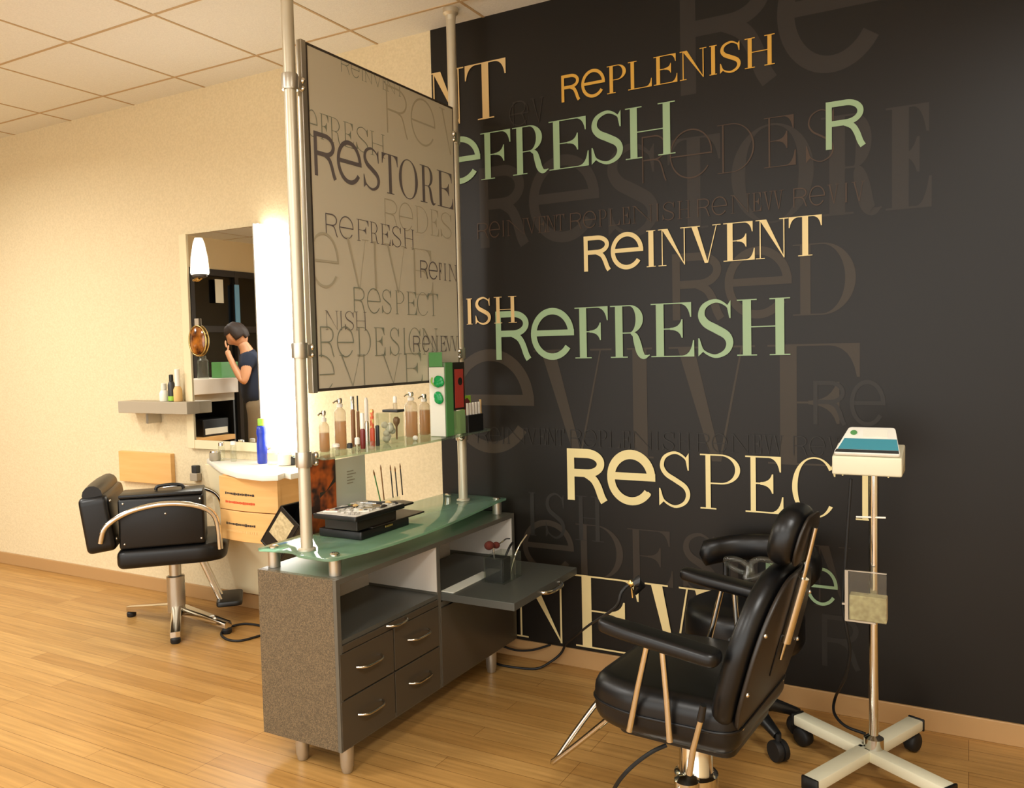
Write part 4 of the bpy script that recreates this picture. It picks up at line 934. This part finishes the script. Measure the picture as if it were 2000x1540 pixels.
pot(420, 894, .030, .055, 'grey_ledge', 'chrome', 'grey pot at the left end of the white counter')
pot(433, 890, .018, .10, 'acrylic', 'chrome', 'slim clear bottle beside the grey pot')
pot(571, 878, .014, .045, 'charcoal', 'black_plastic', 'tiny black bottle in front of the glowing panel', 'bottle', 'bottle')
pot(456, 884, .016, .11, 'acrylic', 'white_plastic', 'clear spray bottle in front of the mirror bottom edge', 'bottle', 'bottle')
# little wall ledge at far left with bottles
l0 = AY(367, 786, WY-.10); l1 = AY(367, 810, WY-.10)
ld = thing('wall_ledge', 'short grey wall ledge left of the mirror', 'ledge', (0, 0, 0))
obj('board', B().box(-4.42, l0.x, WY-.11, WY-.0005, l1.z, l0.z, .003), 'grey_ledge', ld)
obj('bracket', B().box(-4.2, -4.18, WY-.09, WY-.0005, l1.z-.06, l1.z-.0005), 'aluminium', ld)
def lb(px, yt, yc, r, mat, cap, label, foot=None):
    p_ = AY(px, 780, WY-.06); t_ = thing('ledge_bottle', label, 'bottle', (p_.x, WY-.06, l0.z+.0005), 0, 'bottles on the grey wall ledge')
    zc = AY(px, yc, WY-.06).z-l0.z; zt_ = AY(px, yt, WY-.06).z-l0.z
    obj('body', B().lathe([(r*.9, .0), (r, .004), (r, zc-.02), (r*.7, zc-.004), (r*.5, zc)], (0, 0, 0), 20), mat, t_, 50)
    obj('cap', B().lathe([(r*.6, zc+.0005), (r*.6, zt_-.003), (r*.4, zt_)], (0, 0, 0), 18), cap, t_, 50)
    if foot: obj('band', B().lathe([(r*1.03, .004), (r*1.03, .03)], (0, 0, 0), 20), foot, t_, 50)
lb(321, 749, 762, .026, 'white_plastic', 'paper', 'white bottle at the left on the grey wall ledge')
lb(336, 732, 745, .020, 'charcoal', 'black_plastic', 'dark bottle with green foot in the middle of the ledge', 'lime')
lb(348, 721, 755, .024, 'tan', 'white_plastic', 'beige bottle with tall white cap on the ledge near the mirror')
pw = AY(322, 886, WY-.05)
tag(obj('wooden_board', B().box(-4.55, AY(333, 900, WY-.03).x, WY-.03, WY-.0005, AY(322, 945, WY).z, AY(322, 885, WY).z, .002), 'pale_wood', None), 'pale wooden board on the wall behind the left chair', 'board')
so = AY(378, 910, WY-.03); so2 = AY(378, 940, WY-.03)
t = thing('wall_dispenser', 'small grey dispenser on the wall left of the counter', 'dispenser', (so.x, WY-.001, so2.z))
obj('body', B().box(-.03, .03, -.035, 0, 0, (so.z-so2.z)*.5, .004), 'grey_ledge', t); obj('top', B().box(-.02, .02, -.03, 0, (so.z-so2.z)*.5+.0005, so.z-so2.z, .004), 'charcoal', t)

# ================================================================== LEFT CHAIR
LCX, LCY, LCA = -3.64, 2.88, math.radians(46)
LC = thing('hydraulic_chair', 'black salon chair with chrome arms on a cross base at the left edge', 'chair', (LCX, LCY, 0), LCA)
obj('seat', B().slab(rpoly([(-.24, -.25), (.18, -.25), (.27, -.20), (.27, .20), (.18, .25), (-.24, .25)], [.04, .1, .1, .1, .1, .04], 5), .095, None, .03, 4, .37), 'black_leather', LC, 60)
FBk = frame((-.365, 0, .455), (0, 1, 0), Vector((-.12, 0, .99)).normalized(), Vector((.99, 0, .12)).normalized())
ob = obj('backrest', B().slab(rrect(-.25, .25, 0, .28, .04), .13, FBk, .022, 4), 'black_leather', LC, 60)
obj('top_roll', B().tube([FBk @ Vector((u, .285, .065)) for u in (-.23, -.1, .1, .23)], [.045, .05, .05, .045], 14), 'black_leather', ob, 60)
for u, v in ((-.2, .05), (-.2, .24)): obj('bolt', B().ball(tuple(FBk @ Vector((u, v, .132))), .008, .008, .008, 10), 'chrome', ob, 60)
for sy in (1, -1):
    obj('arm', B().tube(crom([(-.30, sy*.275, .52), (-.27, sy*.285, .60), (-.16, sy*.29, .665), (.0, sy*.29, .69), (.15, sy*.285, .665), (.225, sy*.275, .60), (.24, sy*.262, .44)], 6), .014, 12), 'chrome', LC, 60)
obj('column', B().lathe([(.045, .075), (.045, .26), (.030, .265), (.030, .38)], (0, 0, 0), 24), 'aluminium', LC, 40)
def foot_(px, py):
    v = AZ(px, py, 0)-Vector((LCX, LCY, 0)); return Matrix.Rotation(-LCA, 3, 'Z') @ Vector((v.x, v.y, 0))
f1 = foot_(343, 1258); f2 = foot_(447, 1238)
for v in (f1, f2, -f1.normalized()*f2.length, -f2.normalized()*f2.length):
    d = v.normalized(); Lg = v.length; nn = Vector((-d.y, d.x, 0)); T = frame((0, 0, 0), d, nn, (0, 0, 1))
    lg = obj('leg', B().slab([(0, .065), (Lg, .030), (Lg, .058), (0, .115)], .05, T @ frame((0, .025, 0), (1, 0, 0), (0, 0, 1), (0, -1, 0)), .006, 2), 'chrome', LC, 40)
    obj('foot_pad', B().lathe([(.020, 0), (.024, .006), (.024, .022), (.016, .030)], d*(Lg-.012), 16), 'rubber', lg, 40)
fs = obj('footrest', B().tube([(.12, -.05, .375), (.18, -.05, .22), (.22, -.05, .118)], .012, 10).tube([(.12, .05, .375), (.18, .05, .22), (.22, .05, .118)], .012, 10), 'chrome', LC, 60)
obj('foot_plate', B().slab(rrect(.20, .33, -.12, .12, .03), .028, frame((0, 0, .098), (1, 0, 0), (0, 1, 0), (0, 0, 1)), .008, 2), 'black_plastic', fs, 40)
# black case lying on its seat
vc = thing('vanity_case', 'black hard case with metal corner rivets lying on the left chair seat', 'case', (LCX, LCY, .4655), LCA)
Hc = .27; T = frame((.17, -.235, 0), (-1, 0, 0), (0, -1, 0), (0, 0, 1)); yl = (-.20, 0); sn = -1
obj('shell', B().box(0, .395, yl[0], yl[1], .001, Hc*.93, .014, 3, T), 'black_leather', vc, 40)
obj('lid', B().box(.004, .391, yl[0]+.004, yl[1]-.004, Hc*.93+.0005, Hc, .006, 2, T), 'black_leather', vc, 40)
ym = (yl[0]+yl[1])/2
obj('handle', B().tube([T @ Vector(v) for v in crom([(.10, ym, Hc+.002), (.11, ym, Hc+.02), (.16, ym, Hc+.026), (.22, ym, Hc+.02), (.23, ym, Hc+.002)], 5)], .008, 8), 'black_plastic', vc, 60)
bb = B(); yf = yl[0] if sn > 0 else yl[1]
for x, z in ((.018, .03), (.37, .03), (.018, Hc*.85), (.37, Hc*.85), (.18, Hc*.62)): bb.ball(tuple(T @ Vector((x, yf, z))), .006, .006, .006, 10)
obj('rivet', bb, 'chrome', vc, 60)
# loop of black cord on the floor
tag(obj('extension_lead', B().tube(crom([AZ(455, 1223, .006), AZ(480, 1219, .006), AZ(512, 1224, .006), AZ(528, 1236, .006), AZ(505, 1243, .006), AZ(470, 1252, .006), AZ(445, 1250, .006), AZ(432, 1240, .006), AZ(440, 1228, .006), AZ(460, 1222, .014)], 8), .006, 8), 'rubber', None, 60), 'loop of black cord on the floor left of the cabinet', 'cable')

# ================================================================== WHAT THE MIRROR SHOWS: the other side of the room
def MP(x, y, X):
    """a point seen in the mirror at pixel (x, y), standing at room depth X"""
    d = ray(x, y); P = CAM+d*(X/d.x); return Vector((P.x, 2*(WY-.022)-P.y, P.z))
lg0 = MP(465, 742, -6.5); lt = MP(383, 742, -6.5).z; lb_ = MP(383, 772, -6.5).z
rc = thing('reception_counter', 'grey counter with white ledge seen in the mirror', 'counter', (0, 0, 0))
yA, yB = lg0.y, 1.75
obj('ledge', B().box(-6.98, -6.5, yA, yB, lb_, lt, .004), 'white_laminate', rc)
zb2 = MP(420, 785, -6.5).z
obj('apron', B().box(-6.95, -6.54, yA+.02, yB-.02, zb2, lb_-.0005), 'grey_ledge', rc)
sz1 = MP(455, 849, -6.5).z
obj('side_panel', B().box(-6.95, -6.54, yA+.02, yA+.04, 0, zb2-.0005).box(-6.95, -6.54, yB-.04, yB-.02, 0, zb2-.0005).box(-6.95, -6.93, yA+.0405, yB-.0405, 0, zb2-.0005), 'black_plastic', rc)
obj('lower_shelf', B().box(-6.925, -6.52, yA+.045, yB-.045, sz1-.05, sz1, .003), 'pale_wood', rc)
g0 = MP(430, 738, -6.6)
tag(obj('green_box', B().box(-6.72, -6.58, MP(463, 738, -6.6).y, MP(430, 738, -6.6).y, lt+.0005, lt+.16, .004), 'leaf_green', None), 'green box on the white ledge seen in the mirror', 'box')
dv = thing('desk_printer', 'black machine with white front strip seen low in the mirror', 'printer', (-6.72, MP(420, 840, -6.6).y, sz1+.0005))
obj('body', B().box(-.14, .14, -.16, .16, 0, .17, .01), 'black_plastic', dv); obj('front_strip', B().box(.1405, .145, -.14, .14, .02, .08, .002), 'paper', dv)
jr = MP(400, 738, -6.62)
tag(obj('clear_jar', B().lathe([(.05, 0), (.055, .01), (.055, .18), (.035, .20), (.035, .23)], (-6.64, jr.y, lt+.0005), 20), 'acrylic', None, 40), 'clear glass jar on the white ledge seen in the mirror', 'jar')
po0 = MP(424, 545, -8.28); po1 = MP(441, 592, -8.28)
tag(obj('white_poster', B().box(-8.325, -8.315, min(po0.y, po1.y), max(po0.y, po1.y), po1.z, po0.z), 'paper', None), 'white poster on the dark shop window seen in the mirror', 'poster')
bp0 = MP(462, 556, -8.28); bp1 = MP(474, 650, -8.28)
tag(obj('blue_screen', B().box(-8.325, -8.312, min(bp0.y, bp1.y), max(bp0.y, bp1.y), bp1.z, bp0.z), 'blue_light', None), 'dim blue lit strip on the dark shop window seen in the mirror', 'screen')

# ------------------------------------------------------------------ the person
PB = MP(503, 800, -6.15)
pr = thing('person', 'dark haired person in navy t-shirt with bowed head, seen in the mirror', 'person', (PB.x, PB.y, 0), math.atan2(.74, -.68)-PI/2)
def skin(name, joints, edges, mat, parent, sub=1):
    me = bpy.data.meshes.new(name); me.from_pydata([j[0] for j in joints], edges, []); o = bpy.data.objects.new(name, me); COL.objects.link(o)
    md = o.modifiers.new('skin', 'SKIN'); md.use_smooth_shade = True
    for i, j in enumerate(joints):
        v = me.skin_vertices[0].data[i]; r = j[1]; v.radius = r if isinstance(r, tuple) else (r, r); v.use_root = i == 0
    if sub: sb = o.modifiers.new('sub', 'SUBSURF'); sb.levels = sub; sb.render_levels = sub+1
    me.materials.append(M[mat]); o.parent = parent; return o
J = [((0, 0, .95), (.12, .085)), ((0, .03, 1.14), (.11, .075)), ((0, .05, 1.32), (.13, .085)), ((0, .07, 1.43), (.10, .075)), ((0, .10, 1.50), .055), ((0, .135, 1.55), .055)]
E_ = [(0, 1), (1, 2), (2, 3), (3, 4), (4, 5)]
def chain(start, pts):
    p = start
    for q_ in pts: J.append(q_); E_.append((p, len(J)-1)); p = len(J)-1
    return p
hands = []
for s_ in (1, -1):
    chain(0, [((s_*.095, .0, .86), .085), ((s_*.10, .03, .50), .055), ((s_*.10, -.02, .10), .040), ((s_*.105, .06, .045), .036), ((s_*.11, .15, .03), .028)])
    hand = chain(2, [((s_*.17, .07, 1.385), .062), ((s_*.225, .12, 1.14), .044), ((s_*.14, .20, 1.30), .033), ((s_*.085, .25, 1.42), .026), ((s_*.07, .26, 1.465), (.034, .018))])
    hands.append(s_)
body = skin('body', J, E_, 'skin', pr)
TJ = [((0, .0, .88), (.19, .15)), ((0, .03, 1.14), (.18, .14)), ((0, .05, 1.32), (.20, .15)), ((0, .065, 1.42), (.118, .092)), ((0, .085, 1.46), .068)]; TE = [(0, 1), (1, 2), (2, 3), (3, 4)]
for s_ in (1, -1):
    n0 = len(TJ); TJ += [((s_*.17, .07, 1.385), .078), ((s_*.205, .105, 1.25), .066)]; TE += [(2, n0), (n0, n0+1)]
skin('t_shirt', TJ, TE, 'navy_cloth', pr)
KJ = [((0, 0, .95), (.168, .132)), ((0, .01, 1.04), (.15, .115))]; KE = [(0, 1)]
for s_ in (1, -1):
    n0 = len(KJ); KJ += [((s_*.095, 0, .84), .10), ((s_*.10, .03, .50), .075), ((s_*.10, -.015, .09), .062)]; KE += [(0, n0), (n0, n0+1), (n0+1, n0+2)]
skin('trousers', KJ, KE, 'khaki_cloth', pr)
# head, bowed forward
HT = Matrix.Translation((0, .165, 1.605)) @ Matrix.Rotation(math.radians(-38), 4, 'X')
bb = B(); r_ = bmesh.ops.create_uvsphere(bb.bm, u_segments=28, v_segments=20, radius=1)
for v in r_['verts']:
    x, y, z = v.co; k = 1 - .28*max(0, -z)*(.5+.5*max(0, y))
    sx, sy, sz = .076*k, .098*(1-.12*max(0, -z)), .118
    nose = math.exp(-((x/.16)**2+((z+.12)/.22)**2))*(.022 if y > 0 else 0); eye = math.exp(-(((abs(x)-.36)/.15)**2+((z-.06)/.12)**2))*(.010 if y > 0 else 0)
    mouth = math.exp(-((x/.3)**2+((z+.5)/.06)**2))*(.004 if y > 0 else 0)
    v.co = HT @ Vector((x*sx, y*sy+nose-eye-mouth, z*sz))
for s_ in (1, -1): 
    e_ = bmesh.ops.create_uvsphere(bb.bm, u_segments=10, v_segments=8, radius=1)
    for v in e_['verts']: v.co = HT @ Vector((s_*.078+v.co.x*.010, -.005+v.co.y*.018, -.005+v.co.z*.030))
obj('head', bb, 'skin', pr, 80)
bb = B(); r_ = bmesh.ops.create_uvsphere(bb.bm, u_segments=28, v_segments=20, radius=1)
kill = []
for v in r_['verts']:
    x, y, z = v.co
    if z < -.35 and y > -.2 or (y > .45 and z < .45) or z < -.62: kill.append(v)
    j_ = 1+.05*math.sin(9*x+4*z)*math.cos(7*y)
    v.co = HT @ Vector((x*.088*j_, (y*.110-.004)*j_, z*.132*j_+.004))
bmesh.ops.delete(bb.bm, geom=kill, context='VERTS')
ho = obj('hair', bb, 'hair', pr, 80, fix=False); sm = ho.modifiers.new('thick', 'SOLIDIFY'); sm.thickness = .012
for s_ in (1, -1):
    for k, L_ in enumerate((.062, .072, .068, .052)):
        x0 = s_*(.085-.016*k)
        skin('finger', [((x0+s_*.01, .262, 1.487), .0085), ((x0, .273, 1.487+L_*.55), .008), ((x0-s_*.012, .271, 1.487+L_*.95), .0065)], [(0, 1), (1, 2)], 'skin', pr, 1)
    skin('thumb', [((s_*.055, .255, 1.455), .010), ((s_*.032, .25, 1.485), .009), ((s_*.022, .245, 1.51), .0075)], [(0, 1), (1, 2)], 'skin', pr, 1)
